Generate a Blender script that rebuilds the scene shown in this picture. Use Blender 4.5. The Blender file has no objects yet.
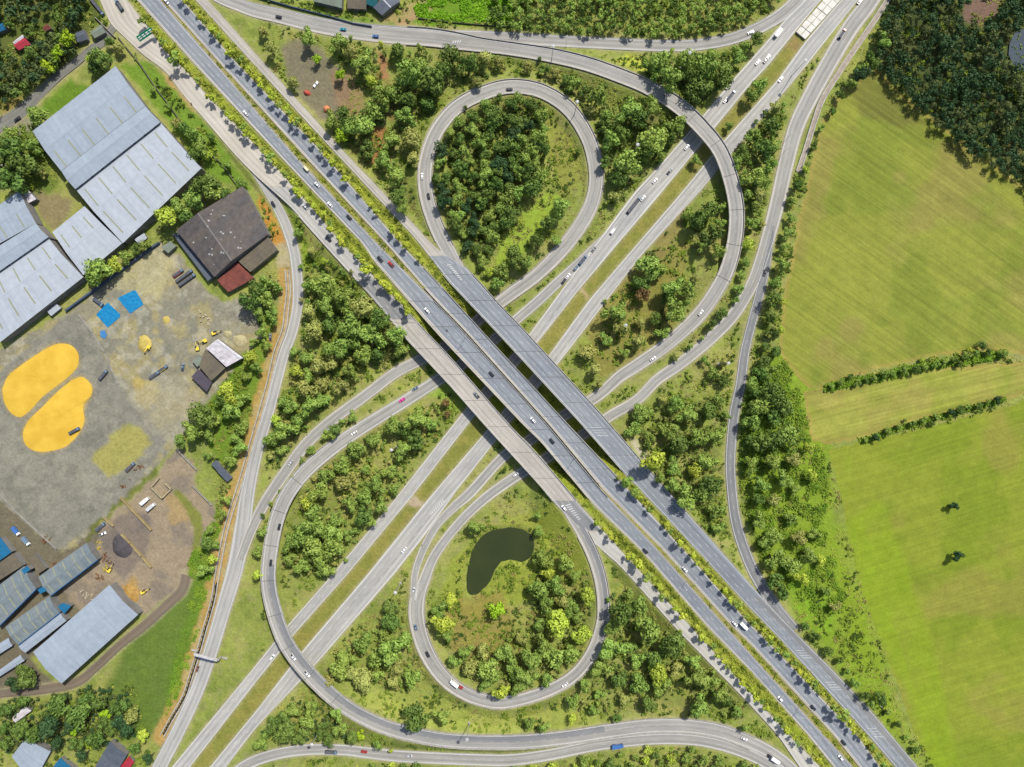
import bpy, bmesh, math, random
import numpy as np
from mathutils import Vector, Matrix
random.seed(7); rng = np.random.RandomState(7)
scn = bpy.context.scene
COL = scn.collection

# ------------------------------------------------------------------ camera, sky, sun, exposure
S = 0.7                 # metres per map unit (one map unit = one photo pixel at ground level)
HC = 500.0              # camera height
CX, CY = 512.0, 383.5
cam = bpy.data.cameras.new('camera'); cam.sensor_width = 36; cam.lens = 36*HC/(1024*S)
cam.clip_start = 1; cam.clip_end = 20000
camo = bpy.data.objects.new('camera', cam); COL.objects.link(camo)
camo.location = (0, 0, HC); camo.rotation_euler = (0, 0, 0); scn.camera = camo

ELEV = math.radians(55)
SHX, SHY = -0.53, -0.85        # direction in which shadows fall (world xy)
world = bpy.data.worlds.new('World'); scn.world = world; world.use_nodes = True
nt = world.node_tree; nt.nodes.clear()
wo = nt.nodes.new('ShaderNodeOutputWorld'); bg = nt.nodes.new('ShaderNodeBackground')
sky = nt.nodes.new('ShaderNodeTexSky'); sky.sky_type = 'NISHITA'; sky.sun_disc = False
sky.sun_elevation = ELEV; sky.sun_rotation = math.atan2(-SHX, -SHY); sky.dust_density = 2.0
bg.inputs['Strength'].default_value = 0.125
nt.links.new(sky.outputs[0], bg.inputs[0]); nt.links.new(bg.outputs[0], wo.inputs[0])
sl = bpy.data.lights.new('sun', 'SUN'); sl.energy = 4.8; sl.angle = math.radians(0.6); sl.color = (1, .96, .89)
so = bpy.data.objects.new('sun', sl); COL.objects.link(so)
d = Vector((SHX*math.cos(ELEV), SHY*math.cos(ELEV), -math.sin(ELEV)))
so.rotation_euler = d.to_track_quat('-Z', 'Y').to_euler(); so.location = (100, 160, 300)
scn.view_settings.view_transform = 'Standard'; scn.view_settings.look = 'None'
scn.view_settings.exposure = 0.08; scn.view_settings.gamma = 1; scn.view_settings.use_curve_mapping = False
scn.render.engine = 'CYCLES'
scn.cycles.max_bounces = 6; scn.cycles.transparent_max_bounces = 4

# ------------------------------------------------------------------ helpers
def mp(px, py, z=0.0):                 # map sheet position (survey grid) -> metres
    k = S*(HC-z)/HC
    return ((px-CX)*k, (CY-py)*k)

def lin(c):
    return tuple((x/12.92 if x <= .04045 else ((x+.055)/1.055)**2.4) for x in c)
def rgb(r, g, b, k=.62):               # colour given as seen in sunlight (0-255) -> albedo
    return tuple(min(.85, v*k) for v in lin((r/255, g/255, b/255)))

MATS = {}
def mat(name, c, rough=.8, metal=0, noise=None, bump=0, spec=.3, c2=None, scale=.5, objrand=0, trans=0):
    if name in MATS: return MATS[name]
    m = bpy.data.materials.new(name); m.use_nodes = True; n = m.node_tree; p = n.nodes['Principled BSDF']
    p.inputs['Roughness'].default_value = rough; p.inputs['Metallic'].default_value = metal
    p.inputs['Specular IOR Level'].default_value = spec
    c = tuple(c)+(1,)
    if c2 is None: c2 = tuple(x*.72 for x in c[:3])
    geo = n.nodes.new('ShaderNodeNewGeometry')
    nz = n.nodes.new('ShaderNodeTexNoise'); nz.inputs['Scale'].default_value = scale; nz.inputs['Detail'].default_value = 5
    n.links.new(geo.outputs['Position'], nz.inputs['Vector'])
    rmp = n.nodes.new('ShaderNodeMapRange'); rmp.inputs[1].default_value = .35; rmp.inputs[2].default_value = .65
    n.links.new(nz.outputs[0], rmp.inputs[0])
    mx = n.nodes.new('ShaderNodeMix'); mx.data_type = 'RGBA'
    mx.inputs[6].default_value = c; mx.inputs[7].default_value = tuple(c2)+(1,)
    n.links.new(rmp.outputs[0], mx.inputs[0]); out = mx.outputs[2]
    if objrand:
        oi = n.nodes.new('ShaderNodeObjectInfo'); hs = n.nodes.new('ShaderNodeHueSaturation')
        r1 = n.nodes.new('ShaderNodeMapRange'); r1.inputs[3].default_value = 1-objrand; r1.inputs[4].default_value = 1+objrand
        n.links.new(oi.outputs['Random'], r1.inputs[0]); n.links.new(r1.outputs[0], hs.inputs['Value'])
        mm = n.nodes.new('ShaderNodeMath'); mm.operation = 'MULTIPLY'; mm.inputs[1].default_value = 7.13
        fr = n.nodes.new('ShaderNodeMath'); fr.operation = 'FRACT'
        n.links.new(oi.outputs['Random'], mm.inputs[0]); n.links.new(mm.outputs[0], fr.inputs[0])
        r2 = n.nodes.new('ShaderNodeMapRange'); r2.inputs[3].default_value = .485; r2.inputs[4].default_value = .51
        n.links.new(fr.outputs[0], r2.inputs[0]); n.links.new(r2.outputs[0], hs.inputs['Hue'])
        n.links.new(out, hs.inputs['Color']); out = hs.outputs[0]
    n.links.new(out, p.inputs['Base Color'])
    if bump:
        b = n.nodes.new('ShaderNodeBump'); b.inputs['Strength'].default_value = bump; b.inputs['Distance'].default_value = .3
        n.links.new(nz.outputs[0], b.inputs['Height']); n.links.new(b.outputs[0], p.inputs['Normal'])
    if trans:
        tr = n.nodes.new('ShaderNodeBsdfTranslucent'); ms = n.nodes.new('ShaderNodeMixShader'); ms.inputs[0].default_value = trans
        n.links.new(out, tr.inputs[0]); n.links.new(p.outputs[0], ms.inputs[1]); n.links.new(tr.outputs[0], ms.inputs[2])
        n.links.new(ms.outputs[0], n.nodes['Material Output'].inputs[0])
    MATS[name] = m; return m

def tag(o, label=None, cat=None, group=None, kind=None):
    if label: o['label'] = label
    if cat: o['category'] = cat
    if group: o['group'] = group
    if kind: o['kind'] = kind
    return o
def mesh_obj(name, verts, faces, m, parent=None, loc=None, smooth=False, mats=None, midx=None):
    me = bpy.data.meshes.new(name); me.from_pydata([tuple(v) for v in verts], [], [tuple(f) for f in faces])
    for q in (mats or [m]): me.materials.append(q)
    if midx is not None: me.polygons.foreach_set('material_index', midx)
    if smooth: me.polygons.foreach_set('use_smooth', [True]*len(faces))
    o = bpy.data.objects.new(name, me); COL.objects.link(o)
    if parent: o.parent = parent
    if loc: o.location = loc
    return o
def empty(name, loc=(0, 0, 0), rz=0, **k):
    o = bpy.data.objects.new(name, None); COL.objects.link(o); o.location = loc; o.rotation_euler = (0, 0, rz)
    o.empty_display_size = .3
    return tag(o, **k)
def copy_tree(o, loc, rz, label=None, group=None, scale=None):
    r = o.copy(); COL.objects.link(r); r.location = loc; r.rotation_euler = (0, 0, rz)
    if scale: r.scale = scale
    if label: r['label'] = label
    if group: r['group'] = group
    for ch in o.children:
        c = ch.copy(); COL.objects.link(c); c.parent = r
        for g in ch.children:
            e = g.copy(); COL.objects.link(e); e.parent = c
    return r

class MB:                                # collects shapes for one mesh
    def __init__(s): s.v = []; s.f = []
    def quad(s, a, b, c, d):
        n = len(s.v); s.v += [a, b, c, d]; s.f.append((n, n+1, n+2, n+3))
    def box(s, x0, x1, y0, y1, z0, z1):
        n = len(s.v); s.v += [(x, y, z) for z in (z0, z1) for x, y in ((x0, y0), (x1, y0), (x1, y1), (x0, y1))]
        for f in ((3, 2, 1, 0), (4, 5, 6, 7), (0, 1, 5, 4), (1, 2, 6, 5), (2, 3, 7, 6), (3, 0, 4, 7)): s.f.append(tuple(n+i for i in f))
        return s
    def prism(s, pts, z0, z1):           # pts: world xy list
        n = len(s.v); k = len(pts)
        z0s = z0 if hasattr(z0, '__len__') else [z0]*k; z1s = z1 if hasattr(z1, '__len__') else [z1]*k
        s.v += [(p[0], p[1], z0s[i]) for i, p in enumerate(pts)] + [(p[0], p[1], z1s[i]) for i, p in enumerate(pts)]
        s.f.append(tuple(n+i for i in reversed(range(k)))); s.f.append(tuple(n+k+i for i in range(k)))
        for i in range(k): j = (i+1) % k; s.f.append((n+i, n+j, n+k+j, n+k+i))
        return s
    def tube(s, a, b, r0, r1=None, n=8):
        a = Vector(a); b = Vector(b); r1 = r0 if r1 is None else r1
        d = (b-a).normalized(); u = d.orthogonal().normalized(); w = d.cross(u); k = len(s.v)
        for p, r in ((a, r0), (b, r1)):
            for i in range(n):
                t = 2*math.pi*i/n; s.v.append(tuple(p+u*r*math.cos(t)+w*r*math.sin(t)))
        for i in range(n): j = (i+1) % n; s.f.append((k+i, k+j, k+n+j, k+n+i))
        s.f.append(tuple(k+i for i in reversed(range(n)))); s.f.append(tuple(k+n+i for i in range(n)))
        return s
    def lathe(s, prof, c=(0, 0, 0), n=10):   # prof: (r, z)
        k = len(s.v)
        for r, z in prof:
            for i in range(n): t = 2*math.pi*i/n; s.v.append((c[0]+r*math.cos(t), c[1]+r*math.sin(t), c[2]+z))
        for q in range(len(prof)-1):
            for i in range(n): j = (i+1) % n; s.f.append((k+q*n+i, k+q*n+j, k+q*n+n+j, k+q*n+n+i))
        s.f.append(tuple(k+i for i in reversed(range(n)))); s.f.append(tuple(k+(len(prof)-1)*n+i for i in range(n)))
        return s
    def build(s, name, m, parent=None, smooth=False, loc=None): return mesh_obj(name, s.v, s.f, m, parent, loc, smooth)

def vnoise(x, y, scale, seed=0, octv=3):     # value noise in map units
    out = np.zeros_like(x, dtype=float); amp = 1; tot = 0
    for o in range(octv):
        r = np.random.RandomState(seed*17+o); g = r.rand(64, 64)
        u = (x/scale*(2**o)) % 63; v = (y/scale*(2**o)) % 63
        iu = np.floor(u).astype(int); iv = np.floor(v).astype(int); fu = u-iu; fv = v-iv
        fu = fu*fu*(3-2*fu); fv = fv*fv*(3-2*fv)
        a = g[iv, iu]*(1-fu)+g[iv, (iu+1) % 64]*fu; b = g[(iv+1) % 64, iu]*(1-fu)+g[(iv+1) % 64, (iu+1) % 64]*fu
        out += amp*(a*(1-fv)+b*fv); tot += amp; amp *= .5
    return out/tot
def inpoly(px, py, poly):
    px = np.asarray(px, float); py = np.asarray(py, float); ins = np.zeros(px.shape, bool); n = len(poly)
    for i in range(n):
        x0, y0 = poly[i]; x1, y1 = poly[(i+1) % n]
        if y0 == y1: continue
        c = ((y0 > py) != (y1 > py)) & (px < (x1-x0)*(py-y0)/(y1-y0)+x0); ins ^= c
    return ins

# ------------------------------------------------------------------ road geometry
def catmull(P, step=2.0):
    P = [np.array(p, float) for p in P]; P = [2*P[0]-P[1]]+P+[2*P[-1]-P[-2]]; out = []
    for i in range(1, len(P)-2):
        a, b, c, d = P[i-1:i+3]; n = max(2, int(np.hypot(*(c-b)[:2])/step))
        for k in range(n):
            t = k/n; out.append(.5*((2*b)+(-a+c)*t+(2*a-5*b+4*c-d)*t*t+(-a+3*b-3*c+d)*t**3))
    out.append(P[-2]); return np.array(out)

def hwz(px, py):                              # long profile of the crossing highway
    u = (px-512)*.675+(py-383.5)*.738
    t = np.where(u < -122, -122-u, np.where(u > 142, u-142, 0.0))
    z = 9-.034*np.maximum(0, t-15)-.017*np.minimum(t, 15)
    z = np.maximum(z, 0); return z
def hwu(px, py): return (px-512)*.675+(py-383.5)*.738

ROADS = {}
class Road:
    def __init__(s, key, L, R, z, bridge=None):
        # L, R: arrays (n,2) as seen on the map sheet; z (n)
        s.key = key; k = (S*(HC-z)/HC)[:, None]; o = np.array([CX, CY])
        s.px = (L+R)/2
        s.L = (L-o)*k*[1, -1]; s.R = (R-o)*k*[1, -1]; s.z = z
        s.C = (s.L+s.R)/2; dd = np.gradient(s.C, axis=0); s.T = dd/np.linalg.norm(dd, axis=1)[:, None]
        s.N = np.stack([s.T[:, 1], -s.T[:, 0]], 1)
        # perpendicular half-width
        s.hw = np.abs(((s.R-s.L)*s.N).sum(1))/2
        s.s = np.concatenate([[0], np.cumsum(np.linalg.norm(np.diff(s.C, axis=0), axis=1))])
        s.bridge = bridge if bridge is not None else np.zeros(len(z), bool)
        ROADS[key] = s
    def at(s, f):                              # line at fraction f across (0 left .. 1 right)
        return s.L*(1-f)+s.R*f

def edge_road(key, Lp, Rp, y0, y1, zf=None, bridge=None, step=2.0):
    ys = np.linspace(y0, y1, int(abs(y1-y0)/step*1.2)+2)
    def side(P):
        P = sorted(P, key=lambda p: p[1]); yy = np.array([p[1] for p in P]); xx = np.array([p[0] for p in P])
        sl0 = (xx[1]-xx[0])/(yy[1]-yy[0]); sl1 = (xx[-1]-xx[-2])/(yy[-1]-yy[-2])
        x = np.interp(ys, yy, xx); x = np.where(ys < yy[0], xx[0]+(ys-yy[0])*sl0, x); x = np.where(ys > yy[-1], xx[-1]+(ys-yy[-1])*sl1, x)
        k = np.ones(9)/9; xp = np.concatenate([x[0]-(x[1]-x[0])*np.arange(4, 0, -1), x, x[-1]+(x[-1]-x[-2])*np.arange(1, 5)])
        return np.stack([np.convolve(xp, k, 'valid'), ys], 1)
    L = side(Lp); R = side(Rp); m = (L+R)/2
    z = zf(m[:, 0], m[:, 1]) if zf else np.zeros(len(ys))
    b = bridge(m[:, 0], m[:, 1]) if bridge else None
    return Road(key, L, R, z, b)
def ctr_road(key, P, w=None, z=None, br=None):
    # P: (x, y[, w, z]); w const possible
    Q = [(p[0], p[1], p[2] if len(p) > 2 else w, p[3] if len(p) > 3 else (z or 0), i) for i, p in enumerate(P)]
    A = catmull(Q); T = np.gradient(A[:, :2], axis=0); T /= np.linalg.norm(T, axis=1)[:, None]
    N = np.stack([-T[:, 1], T[:, 0]], 1); h = A[:, 2:3]/2
    b = None
    if br: b = (A[:, 4] >= br[0]) & (A[:, 4] <= br[1])
    return Road(key, A[:, :2]-N*h, A[:, :2]+N*h, np.maximum(0, A[:, 3]), b)

isb = lambda a, b: (lambda x, y: (hwu(x, y) > a) & (hwu(x, y) < b))
# main highway, north-west to south-east
edge_road('c1', [(137.5,0),(191,60),(280,156),(365,246),(370,256),(412.5,305),(440,336),(525,426),(540,440),(595,506),(641,550),(707,626),(750,670),(809,736),(834,767)],
          [(160,0),(212,60),(295,156),(379,246),(429,296),(460,328),(547,425),(600,489),(657.5,550),(725,626),(750,654),(824,736),(853,767)], -70, 840, hwz, isb(-124, 142))
edge_road('c2', [(163.7,0),(217.5,60),(305,156),(389,246),(432,296),(463,328),(550,425),(603,489),(662.5,549),(732.5,626),(750,643),(835,736),(860,767)],
          [(182.5,0),(233.7,60),(320,150),(402.5,246),(439,284),(486,336),(569,426),(615,475),(686,552.5),(748,622.5),(766,640),(857.5,736),(880,767)], -70, 840, hwz, isb(-124, 140))
edge_road('fr', [(195.6,0),(250,60),(337.5,155),(417,240),(447.5,280),(495,330),(578,420),(622.5,471),(699,552.5),(748,606),(781,640),(869,736),(895.5,767)],
          [(207.5,0),(261,60),(345,153),(418,229),(432,245),(447,256),(463,265),(476,278),(497,302),(524,330),(578,389),(597.5,410),(644,464),(717.5,547),(750,584),(790,627),(830,667),(873,713),(918,767)], -70, 840, hwz, isb(-118, 147))
edge_road('fl', [(100,0),(111,25),(130,42),(144,56),(165,70),(184,96),(200,114),(236,156),(256,176),(290,206),(327.5,248),(374,299),(404,336),(450,385),(486,426),(540,485),(558,507),(586,536),(620,565),(676,628),(750,704),(779,736),(800,767)],
          [(127,0),(150,29),(163,49),(187.5,72.5),(207.5,96),(262,152),(290,183),(344,246),(404,308),(430,336),(450,357),(510,426),(540,457),(581,506),(622.5,552.5),(690,626),(750,692.5),(790,736),(820,767)], -70, 840, hwz, isb(-118, 124))
# lower highway, north-east to south-west
edge_road('a', [(835,-30),(805,0),(780,25),(768,40),(732.5,80),(702.5,116),(660,165),(634.5,192),(566,284),(531,332),(463.5,411.5),(391,504),(331,576),(286,627.5),(256,665),(172,767)],
          [(851,-30),(821,0),(795,32),(768,66),(754,80),(714,129),(676,175),(662,192),(577,292),(538,342),(475,415),(416,491.5),(346,576),(293.5,635),(256,682),(190,767)], -70, 840)
edge_road('b', [(872,-30),(841,0),(805.6,41),(777.5,80),(721,144),(682,192),(589.5,299.5),(549.5,354.5),(486,431.5),(426,501.5),(366,576),(301,652.5),(256,711),(210,767)],
          [(888,-30),(858,0),(805,67),(788,87.5),(730,155),(699.5,192),(642,254.5),(565,355),(495,441.5),(458,489),(424,536.5),(393.5,575),(311,670),(256,727.5),(226,767)], -70, 840)
# loops
ctr_road('loop1', [(472,290,11,8.8),(459,270,13,8.6),(447,248,14,8.3),(435.5,224,14,7.9),(427,197,14,7.4),(425,172,14,6.9),(429,150,14,6.4),(439,127.5,14,5.9),(457,107,14,5.4),(481,94,14,4.9),(510,86.5,14,4.3),(541,91,14,3.7),(569,109,14,3.1),(588.5,139,14,2.5),(596,170,14,1.9),(594,196,14,1.4),(583,221,14,1),(562,249.5,14,.6),(537,274.5,13,.3),(512,293,13,.1),(495,306,12),(465,331,11),(440,350,11),(420,360,11),(395,373,11),(366,395,11),(331,421,11.5),(306,444,11.5),(286,471,11.5),(264,504,11),(250,533,10),(240,560,9)])
ctr_road('loop2', [(562,500,12,9),(573,517,12,9),(584,536,12,8.7),(593,555,12,8.3),(600,577,12,7.8),(603.5,601,12,7.3),(602,625,12,6.8),(592,652.5,12,6.2),(574.5,675,12,5.6),(549.5,690,12,5),(518,700,12,4.4),(494,702,13,4),(467,694,13,3.4),(444,677.5,14,2.8),(427,652.5,15,2.1),(418,625,15,1.4),(417,602,15,.8),(424,581,11,.4),(435,555,9.5,.1),(457,525.5,9.5),(483,500,10),(512,479,10.5),(540,462,10.5),(575,440,10.5),(609.5,416.5,10.5),(637,400,10.5),(657,380,11),(680,364,11.5),(707,342,12),(732,317,12),(749.5,289.5,12),(759.5,266,13),(769,235,14),(778,200,15),(787,160,15.5),(797,125,16),(811,96,16.5),(828,65,17),(851,27,17),(871,0,17),(893,-40,17)])
ctr_road('exit', [(413.5,597,7,.9),(415.5,572,7,.4),(424,548,7.5),(437,525,8),(453,508,9),(471,492,10.5),(504,456,10),(530,440,11),(560,418,11),(597,396.5,11),(619.5,377,12),(637,365.5,13,.3),(667,344.5,13.5,.9),(697,317,14,2.2),(716,291,14,3.6),(729,264.5,14.5,5),(736,229.5,14.5,6.5),(734.5,196,14.5,7.6),(722,155,14.5,8.4),(702,128,15,8.5),(677,105,15,8.2),(647,87,14,7.2),(617,74.5,14,6),(587,64,14,4.7),(552,55.5,14,3.3),(512,49,13,2),(481,45,14,1.1),(456,41,17,.5),(431,37.5,18,.2),(396,35,18),(356,31,17),(318,25,16),(281,16,15),(256,10.5,14),(240,5,13),(215,-6,13),(160,-40,13)], br=(14.5, 20.5))
ctr_road('north', [(440,36,12),(475,36,11),(512,38,11.5),(562,41,11.5),(612,43.5,11.5),(662,45.5,11.5),(699.5,44.5,11.5),(732,38.5,11.5),(752,31,12),(768,23,12),(785,12,13),(803,-6,13),(830,-40,13)])
ctr_road('flyover', [(606,233,2),(594,246,5),(575.5,266,9),(556,284,10),(538,301,10),(516,320,10),(490,343,10.5),(462,364,11),(431,384.5,11.5),(401,403.5,12,.2),(356,431.5,13,1.5),(326,453,13.5,3),(301,476,14,4.5),(283.5,502,14,5.8),(273.5,534,14,7),(268.5,576,14,8),(273.5,607.5,14.5,8.5),(285,640,14.5,8.7),(304,667.5,14.5,8.5),(331,695,14.5,7.8),(356,713,14,7),(386,727,14,5.8),(418.5,735.5,14,4.5),(456,741,14,3.2),(512,742,14,1.8),(562,738,14,.8),(612,730.5,14,.2),(649.5,726,14),(687,726,14),(719.5,731,14),(744.5,740,13),(768,751,12),(790,767,11),(815,795,11)], br=(12.2, 19.5))
ctr_road('bottom', [(215,790,11),(245,766,11),(273.5,755,11),(306,750,11),(341,750,11),(368.5,753,11.5),(396,756,12),(431,758,12),(481,760,12),(512,760,12),(549.5,755,11.5),(599.5,745,11),(649.5,739.5,11),(687,739.5,11),(712,743,11),(737,750,11),(762,761,11),(790,780,11),(810,800,11)])
ctr_road('service', [(250,163,7,1.8),(260,179,8,1.2),(271,196,9,.6),(283.5,219.5,10,.2),(293,247,10.5),(297,274,10.5),(297.5,304,10.5),(292,332,10.5),(284,354,10.5),(276,384,10.5),(268,414,11),(257,450,12),(248,490,14),(243,525,16),(238,555,17),(232,580,16),(223,610,15),(211,650,14.5),(197,690,14),(180,727,14),(162,762,14),(145,795,14)])
ctr_road('east', [(774,226,2),(770,248,5.5),(765,272,8.5),(758,300,9),(749.5,332,9),(744.5,354.5,9.5),(740.5,384,10),(734,416.5,10),(730.5,459,10),(732,491.5,10),(736.5,524,10.5,.2),(746,554,11,.7),(757,578,11,1.2),(775,606,11,1.3),(795,630,10,1)])
ctr_road('lane', [(115,24,8),(102,42,8),(90,50,8),(76,62,8),(58,76,9),(40,93,10),(20,112,12),(0,125,13),(-30,140,13)])
ctr_road('track', [(-40,700,8),(0,694,8),(40,690,9),(75,683,9),(95,668,8),(120,645,8),(145,625,9),(170,602,9),(182,590,10),(186,575,10)])
# ------------------------------------------------------------------ terrain height field
STEP = 1.4
gx = np.arange(-90, 1116, STEP); gy = np.arange(-90, 858, STEP)
NX, NY = len(gx), len(gy)
PX, PY = np.meshgrid(gx, gy)
WX = (PX-CX)*S; WY = (CY-PY)*S
G = (vnoise(PX, PY, 60, 3)-.5)*.8 + (vnoise(PX, PY, 9, 4, 2)-.5)*.35
G -= .35
def window(c, r):
    i0 = int((c[0]/S+CX-gx[0]-r/S)/STEP); i1 = int((c[0]/S+CX-gx[0]+r/S)/STEP)+2
    j0 = int((CY-c[1]/S-gy[0]-r/S)/STEP); j1 = int((CY-c[1]/S-gy[0]+r/S)/STEP)+2
    i0 = max(0, i0); j0 = max(0, j0); i1 = min(NX, i1); j1 = min(NY, j1)
    return (slice(j0, j1), slice(i0, i1)) if i1 > i0 and j1 > j0 else None
def samples(r):
    k = 0
    for i in range(0, len(r.z), 1): yield i
for key, r in ROADS.items():
    for i in range(len(r.z)):
        if r.bridge[i] or r.z[i] < .05: continue
        w = window(r.C[i], r.hw[i]+3+2*r.z[i])
        if not w: continue
        d = np.hypot(WX[w]-r.C[i][0], WY[w]-r.C[i][1])
        G[w] = np.maximum(G[w], r.z[i]-.28-np.maximum(0, d-r.hw[i]-1.3)/1.9)
RD = np.full(G.shape, 99.0); RB = np.full(G.shape, 99.0)                 # distance to nearest at-grade road edge
for key, r in ROADS.items():
    for i in range(len(r.z)):
        w = window(r.C[i], r.hw[i]+12)
        if not w: continue
        d = np.hypot(WX[w]-r.C[i][0], WY[w]-r.C[i][1])
        if not r.bridge[i]:
            G[w] = np.minimum(G[w], r.z[i]-.28+np.maximum(0, d-r.hw[i]-1.0)*.7)
            RD[w] = np.minimum(RD[w], d-r.hw[i])
        else: RB[w] = np.minimum(RB[w], d-r.hw[i])
# drain beside the service road, pond, basin and yards
def bi(A, px, py):
    u = np.clip((np.asarray(px, float)-gx[0])/STEP, 0, NX-1.001); v = np.clip((np.asarray(py, float)-gy[0])/STEP, 0, NY-1.001)
    i = u.astype(int); j = v.astype(int); fu = u-i; fv = v-j
    return (A[j, i]*(1-fu)+A[j, i+1]*fu)*(1-fv)+(A[j+1, i]*(1-fu)+A[j+1, i+1]*fu)*fv
POND = [(477,543),(485,534),(497,530),(512,528),(524,531),(532,537),(534,548),(531,558),(522,563),(510,560),(501,562),(495,570),(491,580),(485,588),(477,596),(469,596),(466,588),(467,575),(469,562),(472,552)]
YARD = [(-90,430),(-20,372),(0,350),(67,312),(110,280),(150,249),(160,243),(178,252),(200,282),(222,302),(243,297),(262,300),(257,318),(262,336),(250,352),(238,352),(222,384),(208,402),(180,436),(160,463),(128,494),(95,523),(70,550),(57,551),(30,525),(0,500),(-40,470),(-90,500)]
DIRT = [(178,448),(197,469),(193,484),(214,507),(216,522),(208,545),(200,545),(197,575),(183,590),(160,602),(142,618),(132,608),(110,585),(80,610),(60,590),(88,560),(100,535),(104,520),(128,500),(158,473)]
GPAD = [(-60,420),(0,372),(60,320),(76,312),(90,330),(118,384),(140,410),(168,440),(128,494),(95,523),(57,551),(0,500),(-60,560)]
ZN = {}
for nm, P in (('pond', POND), ('yard', YARD), ('dirt', DIRT), ('pad', GPAD)): ZN[nm] = inpoly(PX, PY, P)
flat = (ZN['yard'] | ZN['dirt'] | ZN['pad']) & (RD > 3)
G[flat] = -.30
def blur(A, n):
    for _ in range(n): A = (A+np.roll(A, 1, 0)+np.roll(A, -1, 0)+np.roll(A, 1, 1)+np.roll(A, -1, 1))/5
    return A
pm = blur(ZN['pond'].astype(float), 6); G -= pm*2.2
DR = catmull([(287,270),(288.5,290),(286.5,310),(284,330),(276,352),(268.5,384),(257,425),(247,460),(240,484),(231,512),(224.5,536),(217,576),(213,600),(204,632),(199,650),(191,676),(184,697),(172,718),(162,736)], 2)
for p in DR:
    w = window(((p[0]-CX)*S, (CY-p[1])*S), 4); d = np.hypot(PX[w]-p[0], PY[w]-p[1])*S
    G[w] = np.minimum(G[w], -1.5+np.maximum(0, d-1.2)*1.8)
def gh(px, py): return float(bi(G, px, py))
def ghw(x, y): return float(bi(G, x/S+CX, CY-y/S))

# ------------------------------------------------------------------ ground colours (albedo, surface colours; cloud shade put into the upper-right wood)
C = np.zeros((NY, NX, 3)); 
def setc(mask, c, a=1.0):
    a = (mask*a)[..., None] if mask.dtype != bool else np.where(mask, a, 0)[..., None]
    C[:] = C*(1-a)+np.array(c)*a
n1 = vnoise(PX, PY, 34, 1); n2 = vnoise(PX, PY, 11, 2); n3 = vnoise(PX, PY, 5, 5, 2)
sm = lambda x, a, b: np.clip((x-a)/(b-a), 0, 1)
gA = rgb(150,162,78); gB = rgb(170,168,96); gC = rgb(122,138,62); gD = rgb(180,190,88); gE = rgb(160,156,104)
C[:] = gA; setc(sm(n1, .45, .62), gB, .75); setc(sm(n2, .5, .65), gC, .6); setc(sm(n3, .55, .75), gE, .45)
setc(sm(n2*.5+n1*.5, .58, .68), gD, .5)
JX = PX+(vnoise(PX, PY, 7, 8, 3)-.5)*9; JY = PY+(vnoise(PX, PY, 7, 9, 3)-.5)*9
def zone(P, c, a=.85, soft=2, j=True):
    m = inpoly(JX if j else PX, JY if j else PY, P).astype(float)
    if soft: m = blur(m, soft)
    setc(m, c, a); return m
# bright greens
zone([(742,380),(800,330),(830,440),(838,540),(868,620),(890,690),(900,740),(860,700),(800,620),(760,560),(742,480)], rgb(138,166,46), .85, 10)
zone([(775,560),(812,590),(838,600),(830,640),(800,620)], rgb(134,176,44), .6, 8)
zone([(270,180),(300,215),(312,260),(305,300),(300,250),(285,210)], rgb(140,165,50), .9)
zone([(150,60),(210,130),(252,190),(215,180),(175,130),(120,65)], rgb(118,152,48), .9)
zone([(70,80),(95,90),(60,112),(30,128),(45,100)], rgb(104,140,40), .9)
zone([(0,130),(30,128),(60,180),(40,200),(0,180)], rgb(102,125,48), .8)
zone([(128,640),(165,595),(205,575),(212,585),(198,640),(180,690),(150,740),(120,745),(100,700)], rgb(94,122,48), .85, 12)
zone([(185,560),(222,500),(216,576),(200,635),(186,690),(160,740),(175,650),(192,600)], rgb(108,140,42), .65, 8)
zone([(225,330),(262,300),(285,310),(270,370),(250,440),(240,470),(215,460),(200,420)], rgb(104,140,34), .8)
zone([(420,0),(512,0),(512,26),(400,24),(412,10)], rgb(106,150,30), .85)
zone([(290,8),(395,22),(395,28),(350,26),(290,14)], rgb(110,150,40), .85)
zone([(372,20),(420,0),(445,0),(400,26)], rgb(178,160,105), .9)
zone([(396,26),(425,2),(433,0),(408,27)], rgb(196,160,122), .8)
zone([(430,350),(470,400),(455,412),(430,395)], rgb(150,190,60), .5)
zone([(494,262),(504,236),(524,212),(548,190),(562,196),(552,220),(536,236),(514,264),(500,276)], rgb(158,182,66), .95)
zone([(548,115),(575,140),(585,180),(565,200),(548,160)], rgb(146,150,66), .7)
zone([(628,54),(660,62),(648,78),(612,62)], rgb(190,198,70), .8)
zone([(486,530),(560,500),(590,560),(560,590),(470,620),(440,600),(450,560)], rgb(158,170,58), .6)
zone([(455,600),(500,590),(520,640),(500,670),(450,650),(435,625)], rgb(160,142,78), .7)
zone([(350,690),(400,690),(460,705),(520,712),(600,700),(600,725),(480,735),(400,722)], rgb(172,182,84), .6, 6)
zone([(600,480),(640,560),(680,600),(660,600),(620,560)], rgb(150,165,60), .6)
zone([(640,600),(720,640),(760,700),(740,720),(650,700)], rgb(126,138,62), .6)
zone([(580,300),(640,260),(690,240),(680,320),(640,360),(600,380)], rgb(148,138,70), .7)
zone([(650,215),(680,190),(690,210),(672,250),(655,262)], rgb(150,132,82), .7)
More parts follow.
